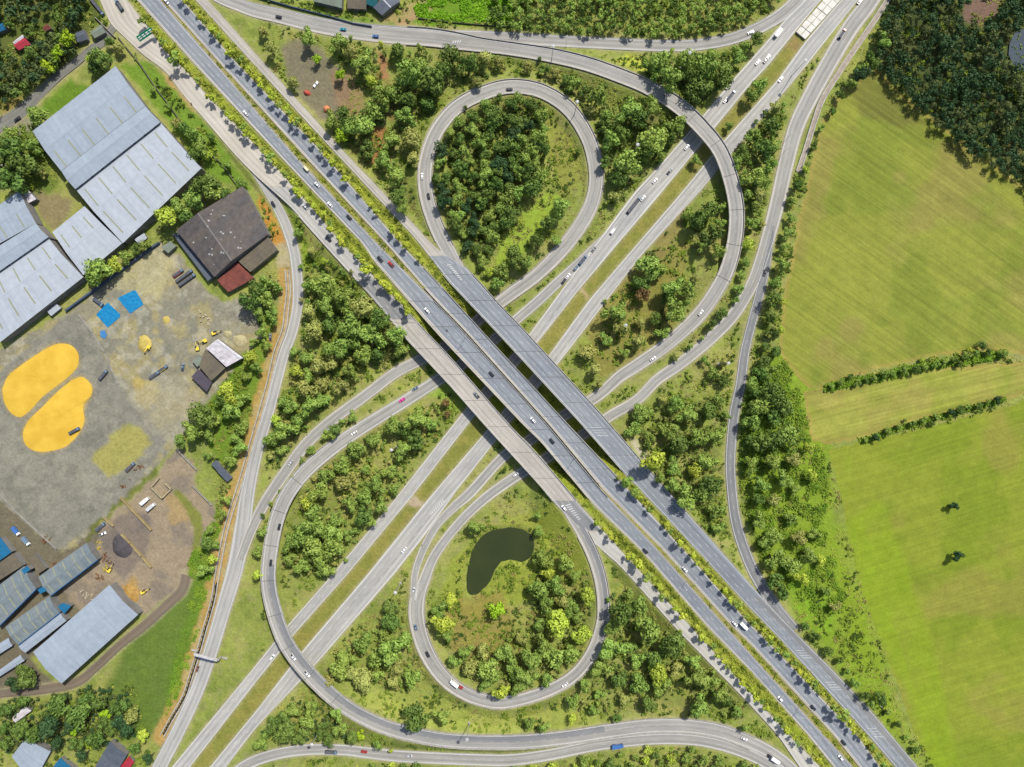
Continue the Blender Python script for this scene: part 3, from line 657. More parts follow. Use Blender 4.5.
for k, (lb, th) in BRL.items():
    r = ROADS[k]
    for i0, i1 in runs(r.bridge):
        c = r.C[(i0+i1)//2]
        root = empty('road_bridge', (c[0], c[1], 0), label=lb, cat='bridge', group='bridge decks of the interchange')
        B = MB(); 
        n0 = len(B.v); w = r.hw[i0:i1]; sg = sgnf(r, 1)
        off = lambda o: o
        # deck slab just under the road surface, a little wider than the carriageway
        ln = r.C[i0:i1]; nn = r.N[i0:i1]; hw = w+.36
        for i in range(len(ln)):
            for o, h in ((-hw[i], -.22), (hw[i], -.22), (hw[i]-.8, -th), (-hw[i]+.8, -th)):
                B.v.append((ln[i][0]+nn[i][0]*o-c[0], ln[i][1]+nn[i][1]*o-c[1], r.z[i0+i]+h))
        for i in range(len(ln)-1):
            for q in range(4): a = i*4+q; e = i*4+(q+1) % 4; B.f.append((a, e, e+4, a+4))
        B.f.append((0, 3, 2, 1)); e = (len(ln)-1)*4; B.f.append((e, e+1, e+2, e+3))
        B.build('deck', M_DECK, root)
        for side in (0, 1):
            P = MB(); barrier(P, r, i0, i1, side, .36, 1.05, -.2); P.v = [(x-c[0], y-c[1], z) for x, y, z in P.v]; P.build('parapet', M_PAR, root)
        # expansion joints across the deck
        s = r.s[i0]
        while s < r.s[i1-1]:
            q = []; J = MB()
            for o in (0, .25):
                for ln_ in (r.L, r.R): q.append((np.interp(s+o, r.s, ln_[:, 0])-c[0], np.interp(s+o, r.s, ln_[:, 1])-c[1], np.interp(s, r.s, r.z)+.13))
            J.quad(q[0], q[1], q[3], q[2]); s += 24; J.build('expansion_joint', M_DARKC, root)
        s = r.s[i0]+12
        while s < r.s[i1-1]-6:
            x = np.interp(s, r.s, r.C[:, 0]); y = np.interp(s, r.s, r.C[:, 1]); z = np.interp(s, r.s, r.z); h = np.interp(s, r.s, r.hw)
            i = int(np.argmin(np.abs(r.s-s))); N = r.N[i]; T = r.T[i]
            offs = [-h*.55, h*.55] if h > 6 else [0]
            if all(clear(x+N[0]*o, y+N[1]*o, r) for o in offs):
                P = MB()
                for o in offs: P.tube((x+N[0]*o-c[0], y+N[1]*o-c[1], -1), (x+N[0]*o-c[0], y+N[1]*o-c[1], z-th-.7), .7, .7, 10)
                pts = [(x+N[0]*a+T[0]*bb-c[0], y+N[1]*a+T[1]*bb-c[1]) for a, bb in ((-h+.6, -.9), (h-.6, -.9), (h-.6, .9), (-h+.6, .9))]
                P.prism(pts, z-th-.8, z-th+.05); P.build('pier', M_DECK, root)
            s += 12
        # abutment walls
        for i in (i0, i1-1):
            x, y = r.C[i]; N = r.N[i]; T = r.T[i]; h = r.hw[i]
            if r.z[i] < 1.5: continue
            pts = [(x+N[0]*a+T[0]*bb-c[0], y+N[1]*a+T[1]*bb-c[1]) for a, bb in ((-h-.2, -.5), (h+.2, -.5), (h+.2, .5), (-h-.2, .5))]
            MB().prism(pts, -1, r.z[i]-.3).build('abutment', M_DECK, root)
# concrete barriers along the ramps on the ground
def gb(k, side, a, e, lb):
    r = ROADS[k]; n = len(r.z); idx = np.arange(n); m = (~r.bridge) & (idx >= a*n) & (idx <= e*n)
    for q, (i0, i1) in enumerate(runs(m)):
        B = MB(); barrier(B, r, i0, i1, side, .32, .85, -.35)
        tag(B.build('concrete_barrier', M_PAR), lb if isinstance(lb, str) else lb[q], 'barrier', 'concrete barriers along the ramps')
gb('loop1', 0, .06, .60, 'pale concrete barrier on the outer edge of the upper loop'); gb('loop1', 1, .05, .60, 'pale concrete barrier on the inner wood side of the upper loop')
gb('loop2', 0, .03, .36, 'pale concrete barrier on the outer edge of the lower loop ramp'); gb('loop2', 1, .03, .36, 'pale concrete barrier on the inner pond side of the lower loop ramp')
gb('exit', 1, .33, .78, ['low barrier on the outer edge of the right ramp before its flyover', 'low barrier on the outer edge of the ramp leading off the flyover towards the top']); gb('exit', 0, .33, .78, ['low barrier on the inner edge of the right ramp before its flyover', 'low barrier on the inner edge of the ramp leading off the flyover towards the top'])
gb('flyover', 0, .3, .93, ['pale barrier on the inner lower-right edge of the left ramp before its flyover', 'pale barrier on the upper edge of the ramp along the bottom']); gb('flyover', 1, .3, .93, ['pale barrier on the outer upper-left edge of the left ramp before its flyover', 'pale barrier on the lower edge of the ramp along the bottom'])
for k, side, u0, u1, lb in (('fr', 1, 147, 175, 'short concrete barrier at the lower end of the widest bridge deck'), ('fl', 0, -260, -118, 'concrete barrier on the outer edge of the dark approach to the pale bridge deck'), ('fl', 1, -150, -118, 'short barrier between the roadside trees and the pale bridge deck'),
                            ('c2', 1, -150, -124, 'short barrier beside the upper middle bridge deck approach'), ('fl', 0, 190, 560, 'long low concrete edge along the outer carriageway with tree shadows, lower right')):
    r = ROADS[k]; i0, i1 = ui(r, u0), ui(r, u1); B = MB(); barrier(B, r, i0, i1, side, .32, .85 if u1 < 500 else .5, -.35)
    tag(B.build('concrete_barrier', M_PAR), lb, 'barrier', 'concrete barriers along the ramps')
# kerbs of the medians
M_KERB = mat('kerb_concrete', rgb(196,184,158), scale=.8)
for k, side, lb in (('c1', 1, 'pale kerb on the lower edge of the planted highway median'), ('c2', 0, 'pale kerb on the upper edge of the planted highway median')):
    r = ROADS[k]
    for q, (i0, i1) in enumerate(runs(~r.bridge)):
        B = MB(); barrier(B, r, i0, i1, side, .5, .14, -.3)
        tag(B.build('median_kerb', M_KERB), lb+(', upper left of the bridge' if q == 0 else ', lower right of the bridge'), 'kerb', 'kerbs of the planted median')
# concrete drain beside the service road
def wline(P, step=2):
    A = catmull(P, step); W = np.array([mp(*p) for p in A]); T = np.gradient(W, axis=0); T /= np.linalg.norm(T, axis=1)[:, None]
    return A, W, np.stack([T[:, 1], -T[:, 0]], 1)
DRP = [(287,270),(288.5,290),(286.5,310),(284,330),(276,352),(268.5,384),(257,425),(247,460),(240,484),(231,512),(224.5,536),(217,576),(213,600),(204,632),(199,650),(191,676),(184,697),(172,718),(162,736)]
A, W, N = wline(DRP); dr = empty('concrete_drain', (W[0][0], W[0][1], 0), label='long open concrete drain between the green strip and the service road', cat='drain')
o = W[0]; zz = np.full(len(W), 0.0)
B = MB(); strip_solid(W-o, N, zz, -1.75, -1.05, -1.6, .3, B); B.build('side_wall', M_PAR, dr)
B = MB(); strip_solid(W-o, N, zz, 1.05, 1.75, -1.6, .3, B); B.build('side_wall', M_PAR, dr)
cut = int(len(W)*.66)
B = MB(); strip_solid(W[:cut]-o, N[:cut], zz[:cut], -1, 1, -1.6, -1.2, B); B.build('drain_bed', mat('silt', rgb(206,180,130), scale=.3), dr)
B = MB(); strip_solid(W[cut:]-o, N[cut:], zz[cut:], -1, 1, -1.6, -1.45, B); B.build('drain_bed', mat('dark_mud', rgb(50,50,46)), dr)
# pale lined channel along the outer right ramp
CH = [(798,172),(806,148),(814,122),(822,100),(838,74),(856,47),(872,24),(886,2),(905,-30)]
A, W, N = wline(CH); o = W[0]; zz = np.zeros(len(W)); ch = empty('lined_channel', (o[0], o[1], 0), label='pale concrete-lined channel along the outer right ramp near the dark wood', cat='drain')
B = MB(); strip_solid(W-o, N, zz, -1.9, -1.2, -.6, .8, B); B.build('side_wall', M_PAR, ch)
B = MB(); strip_solid(W-o, N, zz, 1.2, 1.9, -.6, .8, B); B.build('side_wall', M_PAR, ch)
B = MB(); strip_solid(W-o, N, zz, -1.2, 1.2, -.5, .3, B); B.build('channel_bed', mat('dusty_bed', rgb(190,176,160), scale=.4), ch)
def wall(pts, h, w, m, lb, name='wall', cat='wall', z=-.4, group=None):
    b = MB(); P = [mp(*p) for p in pts]; o = P[0]; zb = [gh(*p) for p in pts]
    for i in range(len(P)-1):
        a = Vector(P[i]); c = Vector(P[i+1]); d = (c-a).normalized(); n = Vector((-d.y, d.x))*w/2; e = d*w/2*(1 if i < len(P)-2 else 0)
        q = [a-n, a+n, c+n-d*0.0+e, c-n+e]; b.prism([(v.x-o[0], v.y-o[1]) for v in q], [min(zb[i], zb[i+1])-.5-z*0]*4, [zb[i]+h, zb[i]+h, zb[i+1]+h, zb[i+1]+h])
    x = b.build(name, m); x.location = (o[0], o[1], 0); tag(x, lb, cat, group); return x
M_WALL = mat('site_wall', rgb(178,174,164), scale=.3); M_BLUEW = mat('blue_sheet_wall', rgb(84,100,124), scale=.3)
wall([(67,311),(108,281),(150,250),(160,243)], 2.6, 1.2, M_BLUEW, 'dark blue sheet wall between the grey halls and the drying yard', 'boundary_wall')
wall([(-40,460),(-10,483),(20,515),(57,549)], 1.2, .7, M_WALL, 'pale low wall on the lower left side of the grey drying pad', 'boundary_wall')
wall([(78,314),(92,332),(104,352),(118,384)], .5, .8, M_WALL, 'low broken kerb across the drying yard beside the grain heap', 'low_wall')
wall([(121,497),(152,530)], 2.0, .9, mat('rust_wall', rgb(190,170,120), scale=.3), 'tan wall across the dirt works yard', 'yard_wall').location
wall([(122,534),(131,543),(142,556),(152,567)], 2.0, 1.0, MATS['rust_wall'], 'tan double wall at the lower end of the dirt works yard', 'yard_wall')
wall([(177,449),(197,470)], 1.5, .7, M_WALL, 'short pale wall above the muddy plot beside the tin shed', 'yard_wall')
wall([(192,485),(212,505)], 1.5, .6, M_WALL, 'short pale wall beside the green ditch bend', 'yard_wall')
wall([(160,478),(152,487),(163,498),(172,489),(166,483)], 2.2, .8, mat('shed_frame', rgb(200,186,150)), 'roofless pale concrete pen in the dirt works yard', 'concrete_pen', 'pen')
wall([(104,517),(114,526)], 1.8, .8, MATS['rust_wall'], 'short tan wall stub at the upper corner of the dark soil heap', 'yard_wall')
wall([(116,38),(108,30),(96,18)], 2.0, .4, M_WALL, 'grey roadside wall behind the parked dark lorry', 'boundary_wall')
wall([(118,37),(140,64),(156,88),(170,106),(190,134),(206,150),(222,164),(236,184)], 1.6, .4, mat('green_wall', rgb(130,130,110)), 'thin old fence wall along the green strip beside the big grey halls', 'boundary_wall')
wall([(418,18.5),(445,22),(490,26),(530,28)], 1.2, .4, mat('field_fence', rgb(90,94,70)), 'dark field fence above the top road', 'field_fence', 'fence')
wall([(256,-3),(290,7),(330,17),(354,24),(372,27)], 1.8, .5, M_BLUEW, 'blue-grey wall in front of the houses at the top edge', 'boundary_wall')

# ------------------------------------------------------------------ buildings
def roof_mat(name, c, c2, pitch=2.0, along=0, metal=.0, rough=.45, rot=0, stain=.1):
    m = bpy.data.materials.new(name); m.use_nodes = True; n = m.node_tree; p = n.nodes['Principled BSDF']
    p.inputs['Roughness'].default_value = rough; p.inputs['Metallic'].default_value = metal; p.inputs['Specular IOR Level'].default_value = .4
    uv = n.nodes.new('ShaderNodeUVMap'); uv.uv_map = 'UVMap'
    def nz(vec, scale, sc=1):
        mpg = n.nodes.new('ShaderNodeMapping'); mpg.inputs['Scale'].default_value = scale; n.links.new(vec, mpg.inputs['Vector'])
        z = n.nodes.new('ShaderNodeTexNoise'); z.inputs['Scale'].default_value = sc; z.inputs['Detail'].default_value = 3; n.links.new(mpg.outputs[0], z.inputs['Vector']); return z.outputs[0]
    mx = n.nodes.new('ShaderNodeMix'); mx.data_type = 'RGBA'; mx.inputs[6].default_value = tuple(c)+(1,); mx.inputs[7].default_value = tuple(c2)+(1,)
    r = n.nodes.new('ShaderNodeMapRange'); r.inputs[1].default_value = .35; r.inputs[2].default_value = .65
    n.links.new(nz(uv.outputs[0], (.12, .025, 1)), r.inputs[0]); n.links.new(r.outputs[0], mx.inputs[0]); out = mx.outputs[2]
    for vec, lo in (((1.2, .01, 1), .94), ((.3, .3, 1), 1-stain)):
        r = n.nodes.new('ShaderNodeMapRange'); r.inputs[1].default_value = .35; r.inputs[2].default_value = .65; r.inputs[3].default_value = lo; r.inputs[4].default_value = 2-lo
        n.links.new(nz(uv.outputs[0], vec), r.inputs[0]); v = n.nodes.new('ShaderNodeVectorMath'); v.operation = 'SCALE'
        n.links.new(out, v.inputs[0]); n.links.new(r.outputs[0], v.inputs['Scale']); out = v.outputs[0]
    n.links.new(out, p.inputs['Base Color'])
    w = n.nodes.new('ShaderNodeTexWave'); w.inputs['Scale'].default_value = 1/pitch*.5; w.bands_direction = 'X'; n.links.new(uv.outputs[0], w.inputs['Vector'])
    b = n.nodes.new('ShaderNodeBump'); b.inputs['Strength'].default_value = .25; b.inputs['Distance'].default_value = .1
    n.links.new(w.outputs[0], b.inputs['Height']); n.links.new(b.outputs[0], p.inputs['Normal']); return m
R_GREY = roof_mat('grey_sheet_roof', rgb(178,190,202), rgb(168,180,193), stain=.05); R_LIGHT = roof_mat('light_sheet_roof', rgb(198,206,214), rgb(188,197,206), stain=.05)
R_DARK = roof_mat('dark_fibre_roof', rgb(92,88,90), rgb(112,102,92), stain=.16, rough=.8); R_RED = roof_mat('rust_red_roof', rgb(142,76,64), rgb(122,66,58), rough=.8, stain=.2)
R_OLIVE = roof_mat('weathered_olive_roof', rgb(122,112,92), rgb(106,98,84), rough=.8); R_BLUE = roof_mat('slate_blue_roof', rgb(128,142,148), rgb(142,150,150)); R_SKY = roof_mat('blue_roof', rgb(36,120,164), rgb(50,110,150))
R_SLATE = roof_mat('slate_roof', rgb(90,98,112), rgb(104,112,122), rough=.7); R_WHITE = roof_mat('pale_roof', rgb(232,226,230), rgb(212,204,208), rough=.8, stain=.2); R_BRT = roof_mat('bright_red_roof', rgb(196,60,76), rgb(170,50,62))
R_TEAL = roof_mat('teal_roof', rgb(30,110,116), rgb(30,96,104)); R_GGREY = roof_mat('green_grey_roof', rgb(140,150,134), rgb(128,136,122), rough=.7)
R_BROWN = roof_mat('brown_tile_roof', rgb(120,86,70), rgb(104,74,62), rough=.8)
M_WAL = mat('building_wall', rgb(150,148,144), scale=.2); M_SKYL = mat('skylight_sheet', rgb(172,174,140), rough=.4, c2=rgb(158,162,142)); M_TRIM = mat('roof_trim', rgb(214,218,222)); M_BTRIM = mat('blue_trim', rgb(20,96,150)); M_GLASS = mat('window_glass', (.03, .04, .05), rough=.1, spec=.6)
def hall(name, lb, quad, he, hr, mroof, frac=.5, sky=0, cat='warehouse', parent=None, group=None, skyrng=(.1, .42, .6, .92), walls=M_WAL, trim=None, z0=None, flat=False, base=True, ridge=True, win=True):
    """quad: four roof corners on the map sheet; p0-p1 and p3-p2 are the eaves, the ridge runs parallel to them"""
    hm = he; P = [Vector((*mp(x, y, he), 0)) for x, y in quad]; c = sum(P, Vector())/4
    P = [p-c for p in P]; zg = ghw(c.x, c.y) if z0 is None else z0
    root = empty(name, (c.x, c.y, zg), label=lb, cat=cat, group=group) if parent is None else parent
    off = Vector() if parent is None else c-Vector((parent.location.x, parent.location.y, 0))
    def pt(u, v, dz=0):
        a = P[0].lerp(P[1], u); b = P[3].lerp(P[2], u); q = a.lerp(b, v); z = he+(hr-he)*(v/frac if v < frac else (1-v)/(1-frac)) if not flat else he
        if flat: z = he+(hr-he)*v
        return Vector((q.x+off.x, q.y+off.y, z+dz))
    lu = (P[1]-P[0]).length; lv = (P[3]-P[0]).length
    vs = [0, frac, 1] if not flat else [0, 1]
    V = []; F = []; UV = []; th = .18; nu = 5; us = [i/(nu-1) for i in range(nu)]
    for dz in (0, -th):
        for v in vs:
            for u in us: V.append(pt(u, v, dz)); UV.append((u*lu, v*lv))
    nv = len(vs); K = nu*nv
    for b in range(nv-1):
        for a in range(nu-1): F.append((b*nu+a, b*nu+a+1, (b+1)*nu+a+1, (b+1)*nu+a)); F.append((K+b*nu+a, K+(b+1)*nu+a, K+(b+1)*nu+a+1, K+b*nu+a+1))
    for a in range(nu-1):
        F.append((a, K+a, K+a+1, a+1)); q = (nv-1)*nu+a; F.append((q, q+1, K+q+1, K+q))
    for b in range(nv-1):
        q = b*nu; F.append((q, q+nu, K+q+nu, K+q)); q += nu-1; F.append((q, K+q, K+q+nu, q+nu))
    ro = mesh_obj('roof', V, F, mroof, root); ul = ro.data.uv_layers.new(name='UVMap')
    ro.data.update(); 
    for li, l in enumerate(ro.data.loops): ul.data[li].uv = UV[l.vertex_index]
    bm = bmesh.new(); bm.from_mesh(ro.data); bmesh.ops.recalc_face_normals(bm, faces=bm.faces); bm.to_mesh(ro.data); bm.free()
    # walls (set slightly in from the roof edge)
    ins = .35; a = ins/lu; b = ins/lv; W = MB()
    ring = [(a, b), (1-a, b), (1-a, frac), (1-a, 1-b), (a, 1-b), (a, frac)] if not flat else [(a, b), (1-a, b), (1-a, 1-b), (a, 1-b)]
    pts = [pt(u, v, -th-.02) for u, v in ring]; W.prism([(p.x, p.y) for p in pts], -.6, [p.z for p in pts]); W.build('wall', walls, root)
    if win:
        # windows and a loading door on the long sides
        for side in (b*.6, 1-b*.6):
            n = max(2, int(lu/9))
            for i in range(n):
                u = (i+.5)/n; q = pt(u, side, 0); e = (P[1]-P[0]).normalized(); nrm = (P[3]-P[0]).normalized()*.06
                z1 = he-.9; z0_ = z1-1.1; w = .9
                p1 = q-e*w; p2 = q+e*w; M = MB(); M.prism([(p1-nrm)[:2], (p2-nrm)[:2], (p2+nrm)[:2], (p1+nrm)[:2]], z0_, z1)
                M.build('window', M_GLASS, root)
    if sky:
        v0, v1, v2, v3 = skyrng
        for i in range(sky):
            u = (i+.6)/sky; du = .45/lu
            for (va, vb) in ((v0, v1), (v2, v3)):
                if va is None: continue
                Mk = MB(); Mk.quad(pt(u-du, va, .05), pt(u+du, va, .05), pt(u+du, vb, .05), pt(u-du, vb, .05)); k_ = Mk.build('skylight', M_SKYL, root)
    if ridge and not flat:
        Mk = MB(); d = .45/lv
        for s_ in ((frac-d, frac), (frac, frac+d)): Mk.quad(pt(0, s_[0], .06), pt(1, s_[0], .06), pt(1, s_[1], .06), pt(0, s_[1], .06))
        Mk.build('ridge_cap', mroof if trim is None else trim, root)
    return root
# big grey hall group, upper left
G1_ = 'big grey sheet-roofed halls at the upper left'
hall('warehouse', 'northernmost grey sheet-roofed hall with olive skylight strips, nearest the road', [(115.5,66),(32.5,131),(61,171),(145,106)], 9, 11.5, R_GREY, .5, 6, group=G1_, skyrng=(None, None, .62, 1.0))
hall('warehouse', 'narrow raised monitor roof between the two northern grey halls', [(145,106),(61,171),(75,189),(160,122)], 11, 13, R_GREY, .5, 0, group=G1_)
hall('warehouse', 'light grey hall with long skylights, south of the raised monitor roof', [(161,123),(76,190),(122.5,243),(201,168)], 9, 11.5, R_LIGHT, .42, 6, group=G1_, skyrng=(.06, .4, .5, .9))
hall('warehouse', 'middle light grey hall stepping down toward the yard wall', [(84,206),(52,232),(83,275),(122,243)], 8, 9.5, R_LIGHT, .5, 3, group=G1_, skyrng=(.15, .45, None, None))
hall('warehouse', 'far left grey hall with two skylight strips at the picture edge', [(19,190),(-50,240),(-34,262),(35.5,223)], 9, 10.5, R_GREY, .5, 4, group=G1_, skyrng=(None, None, .55, .95))
hall('warehouse', 'narrow grey monitor roof of the left hall row', [(35.5,223),(-34,266),(-24,287),(48,237)], 10.5, 12, R_GREY, .5, 0, group=G1_)
hall('warehouse', 'large light grey hall on the left edge beside the weedy strip', [(48,238),(-24,288),(0,342),(83,277)], 8.5, 10.5, R_LIGHT, .4, 5, group=G1_, skyrng=(.08, .38, .5, .85))
hall('annex', 'tiny white annex at the foot of the light grey hall beside the yard trees', [(144,233),(134,239),(139,244),(147,238)], 3, 3.4, R_LIGHT, cat='annex', win=False)
hall('annex', 'tiny white annex at the foot of the left grey hall by the weedy strip', [(56,303),(47,311),(51,316),(61,308)], 3, 3.4, R_LIGHT, cat='annex', win=False)
hall('annex', 'small white stair-house on the north corner of the left grey hall', [(28,190),(19,194),(28,203),(36,199)], 5, 5.3, R_WHITE, cat='annex', win=False)
# mill with dark roof
mill = hall('mill_building', 'dark grey mill roof speckled with white patches above the yard', [(176,230),(214,277),(268,234),(242.5,186)], 9, 12.5, R_DARK, .36, 0, cat='mill', trim=mat('grey_ridge', rgb(150,146,142)))
hall('lean_to', 'brown lean-to roof at the lower right side of the dark mill', [(235,258),(267,236),(277,250),(250,272)], 6, 7, R_OLIVE, cat='shed', win=False)
hall('shed', 'rust-red shed roof below the dark mill', [(217,280),(237,262),(254,278),(228,292)], 5, 6, R_RED, cat='shed', win=False)
hall('shed', 'small grey shed at the upper left corner of the mill yard', [(170,241),(161,247),(168,253),(176,246)], 4, 4.4, R_GGREY, cat='shed', win=False)
hall('lean_to', 'long narrow blue and rust lean-to along the left eave of the mill', [(172,234),(178,232),(213,277),(208,281)], 4, 4.6, R_SLATE, cat='shed', flat=True, win=False)
# patch repairs on the mill roof
def patches(n=24):
    pal = [rgb(206,206,206), rgb(190,190,194), rgb(216,214,208)]
    b = MB(); 
    rnd = random.Random(3)
    P = [Vector((*mp(x, y, 9), 0)) for x, y in [(176,230),(214,277),(268,234),(242.5,186)]]; c = sum(P, Vector())/4; P = [p-c for p in P]
    for i in range(n):
        u = rnd.uniform(.08, .95); v = rnd.uniform(.06, .62); 
        q = P[0].lerp(P[1], u).lerp(P[3].lerp(P[2], u), v); z = 9+3.5*(v/.36 if v < .36 else (1-v)/.64)+.16
        s = rnd.uniform(.3, .8); e = (P[1]-P[0]).normalized(); f = (P[3]-P[0]).normalized(); sl = 3.5/((.36 if v < .36 else -.64)*(P[3]-P[0]).length)
        pts = []
        for a, d in ((-s, -s*.7), (s*.8, -s*.5), (s, s*.7), (-s*.6, s)): w = q+e*a+f*d; pts.append((w.x, w.y, z+sl*d))
        b.quad(*pts)
    b.build('roof_patch', mat('patch_sheet', rgb(206,206,206)), mill)
patches()
# yard house (white)
yh = hall('yard_house', 'small white-roofed house at the lower right of the drying yard', [(218,339),(243,358),(226,367),(206,348)], 6, 7.2, R_WHITE, .12, 0, cat='house', trim=M_TRIM)
hall('yard_house', 'flat grey roof wing joined to the white-roofed yard house', [(205,349),(225,368),(211,381),(199,366)], 5, 5.1, R_OLIVE, cat='house', flat=True)
hall('shed', 'low grey shed at the left corner of the yard house wing', [(199,355),(192,361),(197,367),(204,361)], 3, 3.1, R_GGREY, cat='shed', flat=True, win=False)
hall('shed', 'dark purple-grey lean-to roof below the yard house', [(198,369),(191,377),(207,392),(212,382)], 3.4, 4, roof_mat('plum_roof', rgb(86,78,92), rgb(96,86,96), rough=.8), cat='shed', flat=True, win=False)
hall('tin_shed', 'narrow slate-grey tin shed in the scrub beside the service road', [(216,460),(211,464),(227,482),(232,478)], 3.2, 3.9, R_SLATE, cat='shed')
# blue-trimmed factory, lower left
GF = 'slate-blue roofs of the lower left factory'
def fac(lb, q, h=7, **k):
    r_ = hall('factory_building', lb, q, h, h+1.6, k.pop('m', R_BLUE), .5, k.pop('sky', 5), cat='factory', group=GF, skyrng=(.06, .94, None, None) if False else (.06, .46, .54, .94), **k)
    P = [Vector((*mp(x, y, h), 0)) for x, y in q]; c = Vector((r_.location.x, r_.location.y, 0)); b = MB()
    a, e = P[3]-c, P[2]-c; n = (P[3]-P[0]).normalized()*.5
    b.prism([(a.x, a.y), (e.x, e.y), (e.x+n.x, e.y+n.y), (a.x+n.x, a.y+n.y)], h-1.2, h+.25); b.build('blue_fascia', M_BTRIM, r_)
    return r_
fac('slate-blue factory roof with blue edge reaching toward the soil heap', [(86,543),(38,577),(50,596),(97,560)])
fac('second slate-blue factory roof, behind the open blue-edged court', [(24,566),(-18,598),(-2,627),(36,589)])
fac('third slate-blue factory roof below the blue ridge box', [(49,596),(5,627),(18,645),(59,613)])
hall('factory_building', 'narrow light blue-grey strip roof beside the big grey hall', [(60,613),(18,646),(25,653),(66,621)], 6, 6.8, R_GREY, cat='factory', group=GF, win=False)
hall('factory_building', 'tan-grey flat roof between the blue awning and the factory halls', [(13,553),(-22,578),(-16,590),(22,566)], 6, 6.4, R_OLIVE, cat='factory', group=GF, win=False)
hall('warehouse', 'big plain light grey hall at the lower left, largest roof of the factory', [(109,585),(32.5,652.5),(61,684),(137.5,615)], 9, 11, R_GREY, .5, 0, group=GF)
hall('awning', 'bright blue awning roof at the left picture edge', [(0,537),(-12,552),(-2,562),(12,552)], 5, 5.5, R_SKY, cat='awning', flat=True, win=False)
hall('roof_box', 'small bright blue box roof between the second and third factory roofs', [(27,566),(21,570),(24,574),(30,570)], 8.2, 8.4, R_SKY, cat='roof box', flat=True, win=False)
hall('roof_box', 'small blue box roof on the corner of the third factory roof', [(43,586),(37,590),(40,594),(46,591)], 8.2, 8.4, R_SKY, cat='roof box', flat=True, win=False)
hall('shed', 'blue-topped covered bay beside the big grey factory hall', [(62,603),(57,607),(64,614),(71,606)], 5, 5.2, R_SKY, cat='shed', flat=True, win=False)
hall('shed', 'grey canopy between the factory roofs, with a white edge', [(34,553),(28,558),(38,574),(46,569)], 4, 4.3, R_OLIVE, cat='shed', flat=True, win=False)
hall('shed', 'pale sheet roof poking out of the trees at the lower left', [(25,706),(12,718),(15,723),(31,711)], 4, 4.6, R_WHITE, cat='shed', win=False)
hall('shed', 'grey sheet roof at the left edge above the dirt track', [(8,638),(-14,652),(-10,660),(12,646)], 4, 4.6, R_GREY, cat='shed', win=False)
hall('shed', 'light grey roof strip at the left edge below the factory', [(20,655),(-12,678),(-9,682),(24,661)], 4, 4.6, R_GREY, cat='shed', win=False)
hall('house', 'blue-grey metal roofed house at the bottom left corner', [(26,737),(11,757),(34,781),(50,752)], 5, 6.5, R_GREY, cat='house')
hall('house', 'slate-grey roofed house with a white porch at the bottom left', [(110,741),(92,772),(108,786),(127,755)], 5, 6.5, R_SLATE, cat='house')
hall('shed', 'bright red roofed shed beside the slate-grey house at the bottom', [(129,756),(119,768),(125,774),(134,762)], 3, 3.8, R_BRT, cat='shed', win=False)
hall('shed', 'blue and white roofed shed at the bottom edge left of the slate house', [(60,758),(52,768),(66,782),(76,770)], 4, 5, R_SKY, cat='shed', win=False)
# settlement, upper left
hall('house', 'small house with a white and crimson roof among the dark trees at the upper left', [(24,36),(13,44),(18,50),(30,44)], 4, 5.2, R_BRT, cat='house')
hall('shed', 'white sheet lean-to beside the crimson-roofed house', [(22,34),(12,42),(14,44),(25,37)], 4, 4.6, R_WHITE, cat='shed', win=False)
hall('house', 'tiny red-brown hut roof in the middle of the settlement trees', [(47,23),(42,27),(45,31),(51,28)], 4, 5.2, R_RED, cat='house', win=False)
hall('house', 'small grey-blue hut roof beside the three lime-green trees', [(84,29),(74,33),(77,42),(87,39)], 4, 5.2, R_SLATE, cat='house', win=False)
hall('house', 'blue-roofed hut where the lane meets the highway', [(101,24),(90,31),(94,38),(105,32)], 4, 5.2, R_GGREY, cat='house', win=False)
hall('house', 'blue hut roof at the left picture edge in the settlement', [(4,22),(-6,26),(-4,33),(6,29)], 4, 5.2, R_SKY, cat='house', win=False)
hall('shed', 'white shed roof by the left edge below the lane', [(8,161),(-4,167),(-2,172),(10,166)], 3, 3.6, R_WHITE, cat='shed', win=False)
# houses at the top edge
hall('house', 'long grey-green metal roof at the top edge beside the top road', [(313,1),(342,8),(343,-12),(318,-16)], 5, 6.5, R_GGREY, cat='house')
hall('house', 'brown-grey house roof between the grey-green roof and the teal roof', [(347,8),(366,9),(368,-10),(348,-12)], 4.5, 6, R_OLIVE, cat='house')
hall('house', 'teal roofed house at the top edge', [(364,3),(376,7),(380,-8),(366,-10)], 5, 6.5, R_TEAL, cat='house')
hall('house', 'dark grey roof with a pale blue edge at the top, nearest the bare earth path', [(373,7),(382,15),(400,1),(392,-9)], 5, 6.2, R_SLATE, cat='house', trim=M_TRIM)
# white median structure of the upper right
cs = [(795.5,32.5),(804,39.5),(842,-3),(868,-40),(850,-52),(824,-6)]
P = [mp(*p, 1.4) for p in cs]; o = P[0]; ws = empty('median_slab', (o[0], o[1], 0), label='white concrete slab structure on the median at the top right', cat='slab')
R_slab = mat('white_slab', rgb(244,242,234,.66), c2=rgb(224,218,204,.64), scale=.35)
a0, a1, b0, b1 = [Vector(q) for q in (mp(795.5,32.5), mp(804.5,40), mp(868,-52), mp(880,-44))]
for i in range(14):
    b = MB()
    for h0, h1 in ((0, .48), (.52, 1)):
        if (i*7+int(h0*2)*3) % 11 == 4: continue
        q = []
        for f, g in ((i/14, h0), ((i+.93)/14, h0), ((i+.93)/14, h1), (i/14, h1)):
            v = a0.lerp(b0, f).lerp(a1.lerp(b1, f), g); q.append((v.x-o[0], v.y-o[1]))
        b.prism(q, -.3, 1.3+.12*((i*5) % 3))
    if b.v: b.build('slab_panel', R_slab, ws)
